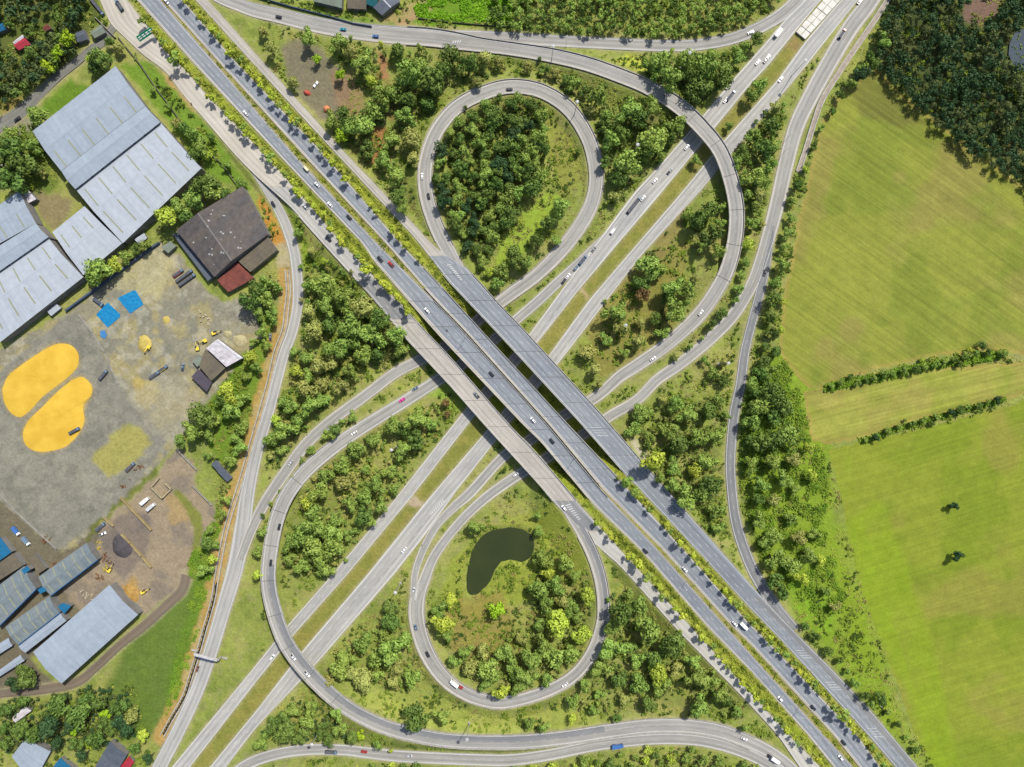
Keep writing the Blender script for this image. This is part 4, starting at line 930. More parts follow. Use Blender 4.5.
b = MB(); q = [(v.x-o[0], v.y-o[1]) for v in (a0, b0, b1, a1)]; b.prism(q, -.3, .5); b.build('slab_base', mat('slab_base_sand', rgb(178,164,126), scale=.5), ws)
# footbridge sign over the service road
gb_ = empty('sign_gantry', (*mp(209.5, 654), 0), rz=math.radians(-14), label='white-topped overhead sign gantry spanning the service road', cat='gantry')
MB().box(-8.2, 8.2, -.9, .9, 5.4, 6.4).build('beam', mat('gantry_white', rgb(226,224,220)), gb_)
MB().box(-6.5, 6, -1.35, -.92, 4.2, 6.6).build('sign_panel', mat('sign_blue', rgb(70,80,130)), gb_)
for x in (-8.6, 8.6):
    MB().box(x-.5, x+.5, -.6, .6, -.6, 5.38).build('post', M_PAR, gb_)
MB().box(-13, -9.2, -.6, .6, -.3, .5).box(9.2, 13, -.6, .6, -.3, .5).build('footing', M_PAR, gb_)
# green direction sign over the frontage road
gs = empty('road_sign', (*mp(157.5, 32.5, 0), ghw(*mp(157.5, 32.5))), rz=math.radians(34), label='long green overhead direction sign seen over the outer carriageway at the upper left', cat='sign')
g = MB(); g.v = []; 
GP = mat('sign_green', rgb(20,150,104), c2=rgb(16,132,92), rough=.5)
g.v += [(-13, -1.6, 5.0), (-.8, -1.6, 5.0), (-.8, .9, 7.6), (-13, .9, 7.6), (-13, -1.7, 4.8), (-.8, -1.7, 4.8), (-.8, 1.1, 7.5), (-13, 1.1, 7.5)]; g.f += [(0, 1, 2, 3), (7, 6, 5, 4), (0, 4, 5, 1), (1, 5, 6, 2), (2, 6, 7, 3), (3, 7, 4, 0)]; g.build('sign_panel', GP, gs)
MB().box(-12.8, .3, .02, .25, 6.2, 6.5).box(-.15, .25, -.2, .2, -.5, 6.8).build('mast_arm', mat('galvanised', rgb(170,172,174), rough=.5, metal=.2), gs)
for i in range(4):
    b = MB()
    for (x0, x1, t0, t1) in ((-12.2+i*2.9, -10.4+i*2.9, .55, .75), (-12.2+i*2.9, -10.0+i*2.9, .25, .42)):
        q = lambda x, t: (x, -1.6+2.5*t-.05, 5.0+2.6*t+.06)
        b.quad(q(x0, t0), q(x1, t0), q(x1, t1), q(x0, t1))
    b.build('legend_bars', mat('sign_white', (.75, .75, .75)), gs)
# pool of grey-blue water at the right edge
wq = [(1009,44),(1014,33),(1030,26),(1050,32),(1050,72),(1026,74),(1013,66),(1008,55)]
wq_ = [mp(*p) for p in wq]; tag(mesh_obj('pond', [(x, y, .55) for x, y in wq_][::-1], [tuple(range(len(wq_)))], mat('grey_water', rgb(66,84,96), rough=.15, spec=.4, c2=rgb(58,76,88))), 'grey-blue water at the upper right edge among the dark woodland', kind='structure')
# tarps and grain
def polymesh(name, pts, z0, z1, m, lb, cat, dome=0, grp=None, n=10):
    A = catmull([(*p, 0) for p in pts+[pts[0]]], 2)[:, :2] if dome else np.array(pts, float)
    W = np.array([mp(*p) for p in A]); c = W.mean(0); V = []; F = []; k = len(W)
    if dome:
        for q in range(n+1):
            f = 1-q/n; z = z0+(z1-z0)*(1-f**2.6)
            for w in W:
                v = (w-c)*f; h = z+(.10 if 0 < q < n else 0)*math.sin(w[0]*1.3+q)*math.cos(w[1]*1.1+q*2); V.append((v[0], v[1], h))
        for q in range(n):
            for i in range(k): j = (i+1) % k; F.append((q*k+i, (q+1)*k+i, (q+1)*k+j, q*k+j))
    else:
        b = MB(); b.prism([tuple(w-c) for w in W], z0, z1); V, F = b.v, b.f
    o = mesh_obj(name, V, F, m, smooth=bool(dome)); o.location = (c[0], c[1], -.3)
    bm = bmesh.new(); bm.from_mesh(o.data); bmesh.ops.recalc_face_normals(bm, faces=bm.faces); bm.to_mesh(o.data); bm.free()
    if dome and sum(p.normal.z for p in o.data.polygons) < 0: o.data.flip_normals()
    return tag(o, lb, cat, grp)
M_GRAIN = mat('golden_grain', rgb(250,206,76,.6), c2=rgb(240,194,62,.56), scale=.1, bump=.8)
gg = 'heaps of golden grain drying on the yard'
polymesh('grain_heap', [(2,389),(8,376),(24,363),(42,351),(57,344),(70,345),(78,354),(77,366),(70,375),(56,386),(42,397),(30,410),(20,417),(11,413),(4,402)], 0, 1.0, M_GRAIN, 'upper of the two big oval heaps of golden grain', 'grain heap', 1, gg)
polymesh('grain_heap', [(72,380),(82,377),(91,385),(91,395),(83,405),(84,420),(79,433),(66,446),(50,451),(35,451),(25,444),(23,432),(29,420),(44,405),(58,391)], 0, 1.1, M_GRAIN, 'lower of the two big golden grain heaps, with a bulging right end', 'grain heap', 1, gg)
polymesh('grain_heap', [(139,337),(145,335),(151,341),(150,350),(143,352),(138,347)], 0, 1.6, mat('straw_grain', rgb(222,200,110), c2=rgb(200,178,90), scale=.6), 'small pale yellow grain heap in the middle of the yard', 'grain heap', 1, gg)
polymesh('grain_heap', [(163,317),(168,316),(170,321),(166,324),(163,321)], 0, .5, MATS['straw_grain'], 'tiny faded grain heap nearest the blue tarpaulins', 'grain heap', 1, gg)
polymesh('grain_heap', [(224,331),(230,331),(232,335),(227,338),(223,335)], 0, 1.0, mat('sand_heap', rgb(206,194,146), scale=.6), 'small sand heap just above the white-roofed yard house', 'sand heap', 1)
polymesh('grain_heap', [(233,336),(243,335),(247,342),(240,348),(233,343)], 0, 1.2, MATS['sand_heap'], 'larger sand heap beside the white-roofed yard house', 'sand heap', 1)
M_TARP = mat('blue_tarpaulin', rgb(30,150,205,.66), c2=rgb(22,128,186,.62), rough=.5, scale=.5, bump=1.0)
gt = 'blue tarpaulins spread on the yard'
polymesh('tarpaulin', [(96,314.5),(107.5,302.5),(120,314),(120,317),(107.5,327.5)], .1, .28, M_TARP, 'left blue tarpaulin spread on the drying yard', 'tarpaulin', 0, gt)
polymesh('tarpaulin', [(117.5,298),(134,290),(136,291),(143.5,304.5),(130,313.5)], .1, .28, M_TARP, 'right blue tarpaulin spread on the drying yard', 'tarpaulin', 0, gt)
polymesh('tarpaulin', [(100,331),(104,330),(107,335),(105,339),(100.5,337)], .1, .25, mat('light_blue_tarp', rgb(80,150,210)), 'tiny light blue tarpaulin scrap below the left tarpaulin', 'tarpaulin', 0, gt)
polymesh('soil_heap', [(112,541),(118,534),(130,540),(132,552),(124,558),(114,553)], 0, 1.8, mat('dark_soil', rgb(98,92,94), scale=.4), 'dark soil heap in the lower works yard', 'soil heap', 1)
polymesh('soil_heap', [(120,596),(128,584),(137,590),(138,600),(131,606),(123,604)], 0, 2.0, mat('ochre_soil', rgb(196,156,82), scale=.4), 'orange-yellow soil heap beside the big plain grey hall', 'soil heap', 1)
# camp items among the trees near the upper highway
polymesh('tent', [(303,91),(308,90),(311,94),(306,96)], 0, 2.2, mat('red_canvas', rgb(224,104,86)), 'small red canopy beside the outer carriageway near the burnt clearing', 'canopy', 1)
polymesh('tent', [(323,107),(327,105),(331,109),(329,113),(324,112)], 0, 2.4, mat('orange_canvas', rgb(246,160,110)), 'orange canopy at the lower end of the burnt clearing', 'canopy', 1)
for (x, y, lb) in ((317.5,83.5,'upper white sheet panel lying in the burnt clearing'), (315,86.5,'lower white sheet panel lying in the burnt clearing')):
    polymesh('sheet_panel', [(x-1.8,y),(x-.2,y-2.2),(x+1.6,y-.6),(x,y+1.7)], .4, 1.4, mat('white_panel', (.8, .8, .78)), lb, 'panel')
# ------------------------------------------------------------------ vegetation
def leafmat(nm, a, b, r=.16, k=1.0): return mat(nm, rgb(*a, k*1.08), c2=rgb(*b, k*1.08), rough=.6, scale=.45, objrand=r, trans=.14, spec=.15)
LM = {'dark': leafmat('dark_leaves', (84,108,50), (108,132,60)), 'mid': leafmat('green_leaves', (116,144,64), (144,164,78)), 'olive': leafmat('olive_leaves', (138,146,76), (160,162,88)),
      'lime': leafmat('lime_leaves', (156,184,44), (140,170,44), .08), 'yellow': leafmat('yellow_green_leaves', (156,172,54), (178,188,72), .12), 'brown': leafmat('dry_brown_leaves', (132,116,70), (120,96,60)),
      'fresh': leafmat('fresh_leaves', (158,178,66), (176,188,74)), 'deep': leafmat('deep_leaves', (48,74,46), (66,90,52), .1, 1.1), 'shade': leafmat('brownish_leaves', (74,88,50), (92,102,58), .1, 1.1)}  # deep, shade: dark greens; cloud shade over the upper-right wood is in their colour
BARK = mat('bark', rgb(110,96,78), c2=rgb(86,74,60), scale=2)
def leaf_quads(cs, nr, size, r):
    n = len(cs); u = np.cross(nr, r.normal(size=(n, 3))); u /= np.linalg.norm(u, axis=1)[:, None]+1e-9; v = np.cross(nr, u)
    v /= np.linalg.norm(v, axis=1)[:, None]+1e-9
    a = (size*r.uniform(.6, 1.2, n))[:, None]; b = (size*r.uniform(.5, 1.0, n))[:, None]
    return np.stack([cs-u*a-v*b*.4, cs+v*b*-.9, cs+u*a+v*b*.3, cs+v*b+u*a*.1], 1)
def quads_mesh(name, Q, m):
    V = Q.reshape(-1, 3); n = len(Q); me = bpy.data.meshes.new(name); me.vertices.add(n*4); me.vertices.foreach_set('co', V.ravel())
    me.loops.add(n*4); me.loops.foreach_set('vertex_index', np.arange(n*4)); me.polygons.add(n)
    me.polygons.foreach_set('loop_start', np.arange(n)*4); me.polygons.foreach_set('loop_total', np.full(n, 4)); me.update(); me.materials.append(m); return me
def crown_quads(seed, R=1.0, H=.75, lobes=9, n=420, leaf=.14, gap=.0, flat=0):
    r = np.random.RandomState(seed); cs = []; ns = []
    L = []
    for i in range(lobes):
        a = r.uniform(0, 2*math.pi); d = (r.uniform(0, 1)**.6)*.66 if i else 0; lr = r.uniform(.26, .42)*(1 if i else 1.3)
        L.append((d*math.cos(a)*R, d*math.sin(a)*R, H*(r.uniform(-.4, .5)+.2*(1-d)), lr))
    for i in range(n):
        x, y, z, lr = L[r.randint(len(L))]; q = r.normal(size=3); q /= np.linalg.norm(q); q[2] = q[2]*.8+.12
        rad = lr*(r.uniform(.62, 1.1)); cs.append((x+q[0]*rad, y+q[1]*rad, z+q[2]*rad*.85)); ns.append(q+r.normal(size=3)*.28)
    return leaf_quads(np.array(cs), np.array(ns), leaf, r)
PROTO = {}
def tree_proto(kind, tone, k, leafy):
    key = (kind, tone, k)
    if key in PROTO: return PROTO[key]
    rd = np.random.RandomState(hash((kind, k)) % 1000 if False else len(PROTO)*13+5)
    R, trunk_h, n, lobes, leaf = leafy; Q = crown_quads(len(PROTO)*7+3, 1, .95, lobes, n, leaf); Q = Q*R; Q[:, :, 2] += trunk_h+R*.55
    me = quads_mesh('crown', Q, LM[tone]); tb = MB(); tb.tube((0, 0, -.6), (.1, .05, trunk_h+R*.3), .07*R+.05, .04*R+.02, 7)
    for a in range(4):
        t = a*1.6+k; tb.tube((.07, .03, trunk_h*.8), (math.cos(t)*R*.5, math.sin(t)*R*.5, trunk_h+R*.6), .035*R, .012*R, 5)
    tm = bpy.data.meshes.new('trunk'); tm.from_pydata(tb.v, [], tb.f); tm.materials.append(BARK)
    PROTO[key] = (me, tm); return PROTO[key]
def put_tree(name, cat, key, px, py, sc, label, group, zap=None, xy=None, z=None):
    me, tm = PROTO[key]; 
    if xy is None: x, y = mp(px, py, zap or 0); 
    else: x, y = xy
    zg = ghw(x, y) if z is None else z
    if zap: x, y = mp(px, py, zg+zap); zg = ghw(x, y)
    root = bpy.data.objects.new(name, None); COL.objects.link(root); root.location = (x, y, zg); root.rotation_euler = (0, 0, random.uniform(0, 6.28)); root.scale = (sc*random.uniform(.92, 1.08), sc*random.uniform(.92, 1.08), sc*random.uniform(.85, 1.1)); root.empty_display_size = .3
    tag(root, label, cat, group)
    for nm, m in (('crown', me), ('trunk', tm)):
        o = bpy.data.objects.new(nm, m); COL.objects.link(o); o.parent = root
    return root
BIG = {'R': 5.0}
for tone in ('dark', 'mid', 'olive', 'fresh', 'lime', 'brown', 'deep'):
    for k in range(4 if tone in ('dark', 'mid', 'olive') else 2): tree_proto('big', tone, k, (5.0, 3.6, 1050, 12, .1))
for k in range(5): tree_proto('row', 'yellow', k, (2.9, 4.2, 260, 6, .18))
for k in range(2): tree_proto('row', 'mid', k, (2.9, 4.2, 260, 6, .18)); tree_proto('row', 'dark', k, (2.9, 4.2, 260, 6, .18))
for tone in ('dark', 'mid', 'olive', 'fresh', 'brown', 'lime'):
    for k in range(2): tree_proto('shrub', tone, k, (1.8, .3, 150, 5, .2))
NK = {t: (4 if t in ('dark', 'mid', 'olive') else 2) for t in ('dark', 'mid', 'olive', 'fresh', 'lime', 'brown', 'deep')}
def ordn(i):
    return '%d%s' % (i, 'th' if 10 <= i % 100 <= 20 else {1: 'st', 2: 'nd', 3: 'rd'}.get(i % 10, 'th'))
# hand-surveyed trees: region -> list of (x, y, radius, tone)   d dark, m mid, o olive, f fresh, l lime, b brown, p deep
T = {}
T['beside the burnt clearing'] = '308,37,13,m 338,44,13,m 351,38,9,m 363,60,12,m 317,60,5,l 341,75,6,l 371,80,7,f 396,50,12,d 406,75,15,m 383,98,13,m 431,84,15,d 451,57,14,d 468,67,11,d 406,118,11,m 331,120,10,m 361,124,15,m 341,137,7,l 391,142,10,m 411,138,11,o 386,162,10,m 396,177,11,m 414,158,8,o 271,50,8,o 293,82,7,o 263,32,6,o 419,66,11,m 344,115,9,d 374,114,11,m 425,104,9,d 442,74,10,d 352,52,9,o 484,60,10,o 499,62,8,o 477,82,6,o 370,150,9,d 349,128,10,m 421,48,7,m 381,43,6,f 396,92,11,m 410,98,10,d'
T['between upper loop and right flyover'] = '539,59,6,d 527,67,7,o 574,85,8,m 597,97,11,m 607,117,9,m 629,112,13,m 652,105,13,m 674,124,11,m 652,138,15,m 612,142,10,m 629,160,14,m 662,157,9,m 606,162,8,d 618,178,9,d 555,72,7,o 585,92,7,d 640,120,10,d 622,132,9,d 545,70,6,m 565,80,6,d 590,110,6,o 615,196,7,o 645,152,9,m 668,136,9,d 609,129,8,d'
T['between top road and flyover'] = '662,62,12,m 687,60,12,m 672,80,12,m 702,70,14,m 697,92,12,d 724,67,11,m 722,82,10,d 737,55,9,m 756,40,7,d 672,51,6,f 650,66,8,m 711,55,9,m 685,76,10,d 708,84,9,m 655,74,8,m 745,46,7,m'
T['on the upper right highway median'] = '697,160,6,m 752,95,8,m 760,86,8,m 729,126,5,m'
T['inside the right flyover curve'] = '765,112,9,d 752,138,12,m 764,150,11,d 738,162,8,m 752,177,12,m 770,128,9,d 776,108,8,o 744,153,9,d 768,166,9,m 760,195,8,o 756,122,9,d 774,146,8,m 762,180,9,m 748,195,7,m 709,207,12,d 697,223,12,d 712,237,12,d 717,252,8,m 687,214,7,m 703,246,8,m 649,267,14,m 642,281,10,d 672,287,12,m 688,292,10,m 674,310,12,m 642,294,8,b 614,314,12,m 622,327,9,o 589,352,9,o 594,370,8,o 662,332,8,m 637,342,8,o 606,338,7,m 656,318,7,d 684,305,8,m 640,322,6,o 600,384,5,o 624,352,6,m 605,302,7,m 720,222,6,m 722,206,6,m 664,298,7,d 696,278,5,o 660,270,8,m'
T['between the right-hand ramps'] = '746,262,6,m 739,290,7,m 712,325,9,d 702,338,6,m 748,244,7,f 752,222,7,m 757,205,7,m 690,347,6,m 735,300,6,m 676,356,5,o 763,224,6,o 742,275,6,m 722,314,6,d'
T['in the triangle left of the bridge'] = '311,252,6,o 298,232,5,m 321,287,13,m 341,294,12,m 361,307,13,o 381,317,11,d 396,337,13,m 373,337,13,m 348,327,14,m 328,307,11,m 308,312,9,o 313,332,11,o 336,347,13,m 361,354,11,m 306,357,8,m 296,372,7,f 321,367,11,o 301,267,6,m 351,272,6,o 306,391,12,o 288,404,10,m 311,407,11,m 321,399,9,m 341,385,9,o 288,431,11,m 271,439,9,m 298,419,9,m 271,456,5,o 320,385,9,o 386,303,7,m 344,309,9,m 361,330,9,m 331,327,9,d 293,352,6,m 352,343,9,m 401,350,8,m 380,355,9,d 275,420,8,f 334,363,9,o 308,376,8,m 324,262,5,f 309,285,7,m 302,300,6,o 350,372,8,m 281,450,6,m'
T['in the strip beside the left ramp'] = '343,421,9,m 328,436,10,m 311,451,10,m 293,476,8,m 271,504,9,m 263,531,7,m 352,416,7,m 335,430,7,d 302,460,7,m 280,492,6,m 256,552,6,m 263,515,6,d 258,575,6,f'
T['in the lens left of the bridge'] = '391,426,13,m 373,439,9,m 416,421,12,m 418,439,11,d 403,451,10,m 356,451,10,m 341,466,9,m 326,476,10,m 318,491,11,m 388,471,9,m 378,484,10,m 363,496,10,m 381,504,8,m 361,516,11,d 316,519,14,m 303,534,12,m 331,534,12,m 313,549,14,m 333,549,12,m 288,544,9,m 343,481,10,o 351,534,7,m 301,566,9,m 326,569,9,m 445,403,5,b 447,414,4,b 346,560,7,m 401,431,9,d 309,503,9,f 336,520,8,m 322,560,10,m 290,560,8,m 366,470,6,m 395,489,6,m 350,505,8,m 430,425,7,m 372,520,6,m'
T['left of the pond loop'] = '391,607,9,d 391,622,9,d 361,642,10,m 396,648,15,m 338,667,11,m 363,680,13,o 411,677,9,m 393,682,9,o 346,657,9,m 416,715,13,d 441,715,9,m 378,660,10,m 405,640,9,m 330,680,8,o 378,675,8,m 384,638,8,m 350,672,9,o 398,668,9,o'
T['inside the pond loop'] = '443,622,12,f 441,610,9,m 496,610,9,l 481,650,9,o 491,670,12,m 471,667,9,o 506,657,12,m 501,690,10,f 466,650,8,m 539,590,12,m 557,585,10,m 587,595,9,f 557,622,14,f 582,635,10,f 532,657,12,m 554,660,12,m 527,675,12,m 572,655,9,m 519,687,9,m 542,642,10,m 476,526,8,m 537,516,5,m 539,531,6,m 544,559,11,m 564,564,9,m 450,600,7,f 445,635,8,m 575,575,7,m 545,605,9,m 570,608,9,m 540,625,8,m 512,672,9,m 546,680,8,m 485,685,7,m 562,600,8,o 520,640,7,o 548,572,7,f 578,618,7,m 455,660,7,m'
T['right of the pond loop'] = '619,612,12,d 639,607,11,m 647,630,16,m 672,647,15,d 614,650,13,m 602,670,10,m 657,672,11,f 662,687,10,m 637,685,10,m 619,677,9,d 697,680,12,m 692,662,9,m 699,705,11,m 719,695,9,m 729,702,8,d 649,702,8,d 584,685,7,m 572,700,7,m 544,727,7,m 617,717,5,d 529,722,6,m 594,710,6,m 630,648,9,m 655,655,10,d 680,632,9,m 612,628,9,m 710,683,9,m 640,660,9,m 675,667,8,o 608,600,7,m 628,594,7,m 600,695,6,m 745,728,5,m 736,712,6,m 624,700,7,o 572,718,5,f'
T['right of the bridge end'] = '642,411,10,m 632,429,9,m 652,459,13,f 682,446,13,d 667,429,11,m 687,416,11,m 707,409,11,d 717,434,10,m 707,461,11,m 697,439,10,m 672,466,9,m 677,405,9,m 687,497,12,m 702,496,11,m 714,512,9,m 709,484,11,d 660,478,8,m 695,470,8,f 675,485,9,m 648,440,8,m 720,402,8,m 662,400,6,o 712,374,7,m 705,360,5,m 724,380,6,d 724,362,5,o 718,527,7,m 727,415,5,m'
T['left of the grey halls'] = '37,115,11,m 15,150,13,d 25,163,13,d 15,180,13,d 10,132,8,m 33,145,9,m 5,165,10,d 42,172,7,o'
T['by the northern grey hall tip'] = '102,57,11,d 110,43,9,d 96,66,8,d 118,48,6,o 90,60,6,f'
T['between grey halls and yard'] = '167,217,12,f 180,207,10,m 145,244,7,m 127,257,7,m 100,272,13,m 115,265,8,f 192,199,11,m 212,190,12,m 198,186,11,m 207,183,12,d 225,196,8,d 186,214,9,d 137,249,6,d 92,277,8,m 240,182,6,m'
T['on the strip beside the halls'] = '192,136,8,m 202,147,9,m 185,130,7,d 178,124,6,o 208,156,6,f 196,156,7,d 168,107,4,m 152,90,4,m 227,166,5,m 212,138,4,d'
T['between the mill and the drain'] = '250,300,11,d 268,285,10,m 266,302,11,m 272,317,8,m 259,290,9,d 258,313,8,m 250,357,8,f 262,330,7,m 266,345,6,m 254,342,5,m 278,290,5,m 246,376,6,m 257,368,6,m'
T['in scrub by the tin shed'] = '202,416,13,d 192,431,10,m 212,421,9,m 230,412,11,m 232,398,10,f 225,388,9,f 240,427,8,m 240,449,8,m 180,441,8,m 205,544,9,d 205,571,8,m 243,400,8,m 209,434,8,m 236,438,7,m 222,402,8,d 231,460,7,m 208,455,5,m 226,500,6,m 222,515,6,m 213,560,6,f 209,530,5,m 216,545,5,m'
T['in the lower left corner'] = '30,680,10,d 15,683,9,p 25,672,8,d 60,705,11,d 82,715,13,d 47,722,13,p 87,697,10,d 20,727,11,d 105,715,6,l 97,737,9,d 122,725,12,p 22,703,8,d 150,757,6,p 135,747,6,d 74,730,5,l 89,745,5,l 120,706,9,d 68,722,9,p 102,702,9,d 35,735,10,d 5,712,9,d 56,740,8,p 78,742,8,d 112,733,6,d 8,745,8,d 84,755,7,p 50,712,8,d 5,730,8,d 108,722,8,d 143,735,6,f 132,715,8,o'
T['right of the narrow grey road'] = '752,424,9,m 762,404,10,m 762,444,11,d 751,464,8,m 762,484,9,m 783,404,11,d 773,392,11,d 775,416,9,d 790,434,11,m 775,441,10,d 773,461,9,m 775,559,11,m 793,564,9,m 808,556,9,m 783,592,8,d 773,580,9,d 805,625,5,d 815,637,6,d 828,650,5,d 840,660,4,d 835,607,6,o 752,384,8,m 760,374,8,d 770,372,8,m 757,500,8,d 760,520,9,m 775,500,7,o 795,490,6,m 790,520,7,m 775,535,9,m 800,538,9,o 815,535,7,m 795,460,8,o 812,475,7,f 808,448,6,f 765,540,8,m 820,560,6,f 785,478,9,m 765,362,7,d 776,350,7,d 758,392,7,d 805,580,6,f 795,575,6,f 825,590,5,m 750,440,6,d 752,410,7,m'
T['along the mown field edge'] = '793,202,5,m 788,234,7,m 780,264,7,m 773,299,8,d 783,302,5,f 773,317,8,d 772,333,7,d 790,218,5,m 797,185,5,d 784,248,6,m 775,282,7,m 780,330,5,f 808,166,4,m 814,146,4,d 822,128,4,m 832,110,5,d 840,96,5,d 850,84,6,m 862,70,6,m 870,56,6,d 884,40,8,m 874,62,6,d 861,77,9,p 764,346,6,d 782,275,5,m 788,200,4,d 805,170,4,f'
T['on the lower right bank'] = '855,682,5,m 865,697,6,d 880,699,7,d 898,725,4,d 915,750,4,d 872,705,5,m 847,671,4,m 906,737,3,m 888,712,4,m'
T['in the lower right field'] = '957,556,6,p 953,506,5,p'
T['in the upper field hedgerow'] = '982,346,7,d 989,352,6,d 1003,353,6,m 975,353,6,m 965,356,6,m 955,359,6,d 945,362,6,m 935,364,6,m 925,367,6,m 915,369,6,d 905,371,6,m 893,373,5,m 884,375,6,m 874,378,5,m 865,380,5,d 850,377,5,d 840,382,5,m 857,383,5,m 832,386,5,m 970,350,5,f 960,364,5,d 922,360,4,f'
T['in the lower field hedgerow'] = '875,438,6,p 866,440,4,m 888,430,5,m 899,426,5,m 912,424,5,d 924,420,5,m 937,416,5,m 950,413,6,p 960,410,6,d 978,406,5,d 998,400,6,p 988,402,4,m  968,407,4,m  905,420,3,m 932,423,4,d'
T['close beside the bridge ends'] = '397,199,8,d 403,207,8,m 400,190,6,m 497,282,7,m 489,272,6,f 627,482,10,m 636,492,6,m 618,478,5,o'
T['beside the bottom left flyover'] = '291,712,9,m 306,720,9,m 271,725,9,d 351,737,8,d 391,750,10,f 321,730,9,d 288,730,11,d 361,735,5,l 280,718,9,d 300,735,9,d 262,740,9,m 312,708,8,m 340,728,8,m 265,712,8,m 275,703,8,m 330,740,7,d 378,745,7,m 337,715,7,m'
# the wood inside the upper loop is filled in densely
LOOPW = [(444,128),(470,102),(508,92),(532,98),(545,115),(547,145),(542,178),(526,198),(508,220),(490,242),(482,262),(468,250),(452,222),(436,196),(432,165)]
def poisson(poly, dmin, tries=4000, avoid=()):
    xs = [p[0] for p in poly]; ys = [p[1] for p in poly]; out = []
    X = rng.uniform(min(xs), max(xs), tries); Y = rng.uniform(min(ys), max(ys), tries); I = inpoly(X, Y, poly)
    for x, y in zip(X[I], Y[I]):
        if all((x-a)**2+(y-b)**2 > dmin*dmin for a, b in out) and all((x-a[0])**2+(y-a[1])**2 > (dmin*.8)**2 for a in avoid): out.append((x, y))
    return out
lw = poisson(LOOPW, 10.5)
T['in the upper loop wood'] = [(x, y, random.uniform(6.5, 10.5), random.choice('ddmdmp')) for x, y in lw]+[(549,224,9,'d'),(562,207,10,'m'),(537,240,7,'d'),(517,256,12,'d'),(525,262,9,'m'),(502,272,9,'m'),(578,150,4,'m'),(556,240,6,'m')]
TN = {'d': 'dark', 'm': 'mid', 'o': 'olive', 'f': 'fresh', 'l': 'lime', 'b': 'brown', 'p': 'deep'}
TW = {'d': 'dark green', 'm': 'green', 'o': 'olive-green', 'f': 'light green', 'l': 'bright lime-green', 'b': 'dry brown', 'p': 'deep green'}
PXR = [np.stack([r.px[:, 0], r.px[:, 1]], 1) for r in ROADS.values()]; HWR = [r.hw/S for r in ROADS.values()]; ZR = [r.z for r in ROADS.values()]; BR = [r.bridge for r in ROADS.values()]
def rdist(px, py):
    return min(float((np.hypot(P[:, 0]-px, P[:, 1]-py)-h).min()) for P, h in zip(PXR, HWR))
allt = []
for reg, L in T.items():
    if isinstance(L, str): L = [(float(a), float(b), float(c), d) for a, b, c, d in (t.split(',') for t in L.split())]
    K = []
    for (x, y, rr, t) in L:
        rr = rr*(.85 if 'hedgerow' in reg else 1.13)
        dd = rdist(x, y)
        if dd < .55*rr:                                      # keep crowns from standing on a carriageway
            if dd < -2: continue
            rr = max(3.2, min(rr, (dd+2.2)*1.25))
        K.append((x, y, rr, t))
    K.sort()
    allt.append((reg, K))
TREES = []
SHR = []
for reg, K in allt:
    big = [q for q in K if q[2] >= 9.3]; mid_ = [q for q in K if 6.8 <= q[2] < 9.3]; sml = [q for q in K if q[2] < 6.8]
    for lst, nm, cat, w_ in ((big, 'broadleaf_tree', 'tree', 'big'), (mid_, 'bushy_tree', 'bushy tree', 'middling'), (sml, 'small_tree', 'small tree', 'small')):
        for i, (x, y, rr, t) in enumerate(lst):
            tone = TN[t]; sc = rr*S/5.0; k = random.randrange(NK[tone])
            lb = '%s %s tree %s, %s %s one from left' % (w_, TW[t], reg, ordn(i+1), w_)
            if len(lst) == 1: lb = 'only %s %s tree %s' % (w_, TW[t], reg)
            put_tree(nm, cat, ('big', tone, k), x, y, sc, lb, '%s trees %s' % (w_, reg), zap=(3.6+5*.55)*sc)
            TREES.append((x, y, rr))
print('trees', len(TREES))
# roadside rows
def row(k, side, u0, u1, off, gap, reg, miss=.08, tones=('yellow', 'yellow', 'yellow', 'mid'), sz=(.65, 1.15), jit=1.6):
    r = ROADS[k]; i = ui(r, u0); e = ui(r, u1); s = r.s[i]; sg = (1 if side == 1 else -1)*sgnf(r, 1); ln = r.R if side == 1 else r.L; n = []
    while s < r.s[e]:
        j = int(np.argmin(np.abs(r.s-s))); p = ln[j]+r.N[j]*sg*(off+random.uniform(-jit, jit))
        if random.random() > miss: n.append((p[0], p[1]))
        s += gap*random.uniform(.55, 1.5)
    for q, (x, y) in enumerate(n):
        tone = random.choice(tones); sc = random.uniform(*sz)*(1.25 if random.random() < .12 else 1)
        put_tree('roadside_tree', 'roadside tree', ('row', tone, random.randrange(5 if tone == 'yellow' else 2)), 0, 0, sc, '%s roadside tree %s, %s from upper left' % ({'yellow': 'yellow-green', 'mid': 'green', 'dark': 'dark'}[tone], reg, ordn(q+1)), 'trees in the row '+reg, xy=(x, y))
    return len(n)
nn = row('c2', 1, -520, -330, 1.8, 5.6, 'on the upper verge, far upper left', sz=(.75, 1.35))
nn += row('c2', 1, -330, -150, 2.0, 6.5, 'on the upper verge before the bridge', .2, sz=(.8, 1.4))
nn += row('fl', 1, -520, -300, 1.6, 5.2, 'on the lower verge, far upper left', sz=(.75, 1.45))
nn += row('fl', 1, -300, -128, 1.8, 5.4, 'on the lower verge before the bridge', sz=(.85, 1.55))
nn += row('c2', 1, 160, 560, 1.9, 5.8, 'on the upper verge past the bridge', sz=(.75, 1.45))
nn += row('fl', 1, 150, 560, 1.7, 5.6, 'on the lower verge past the bridge', sz=(.8, 1.45))
print('row', nn)
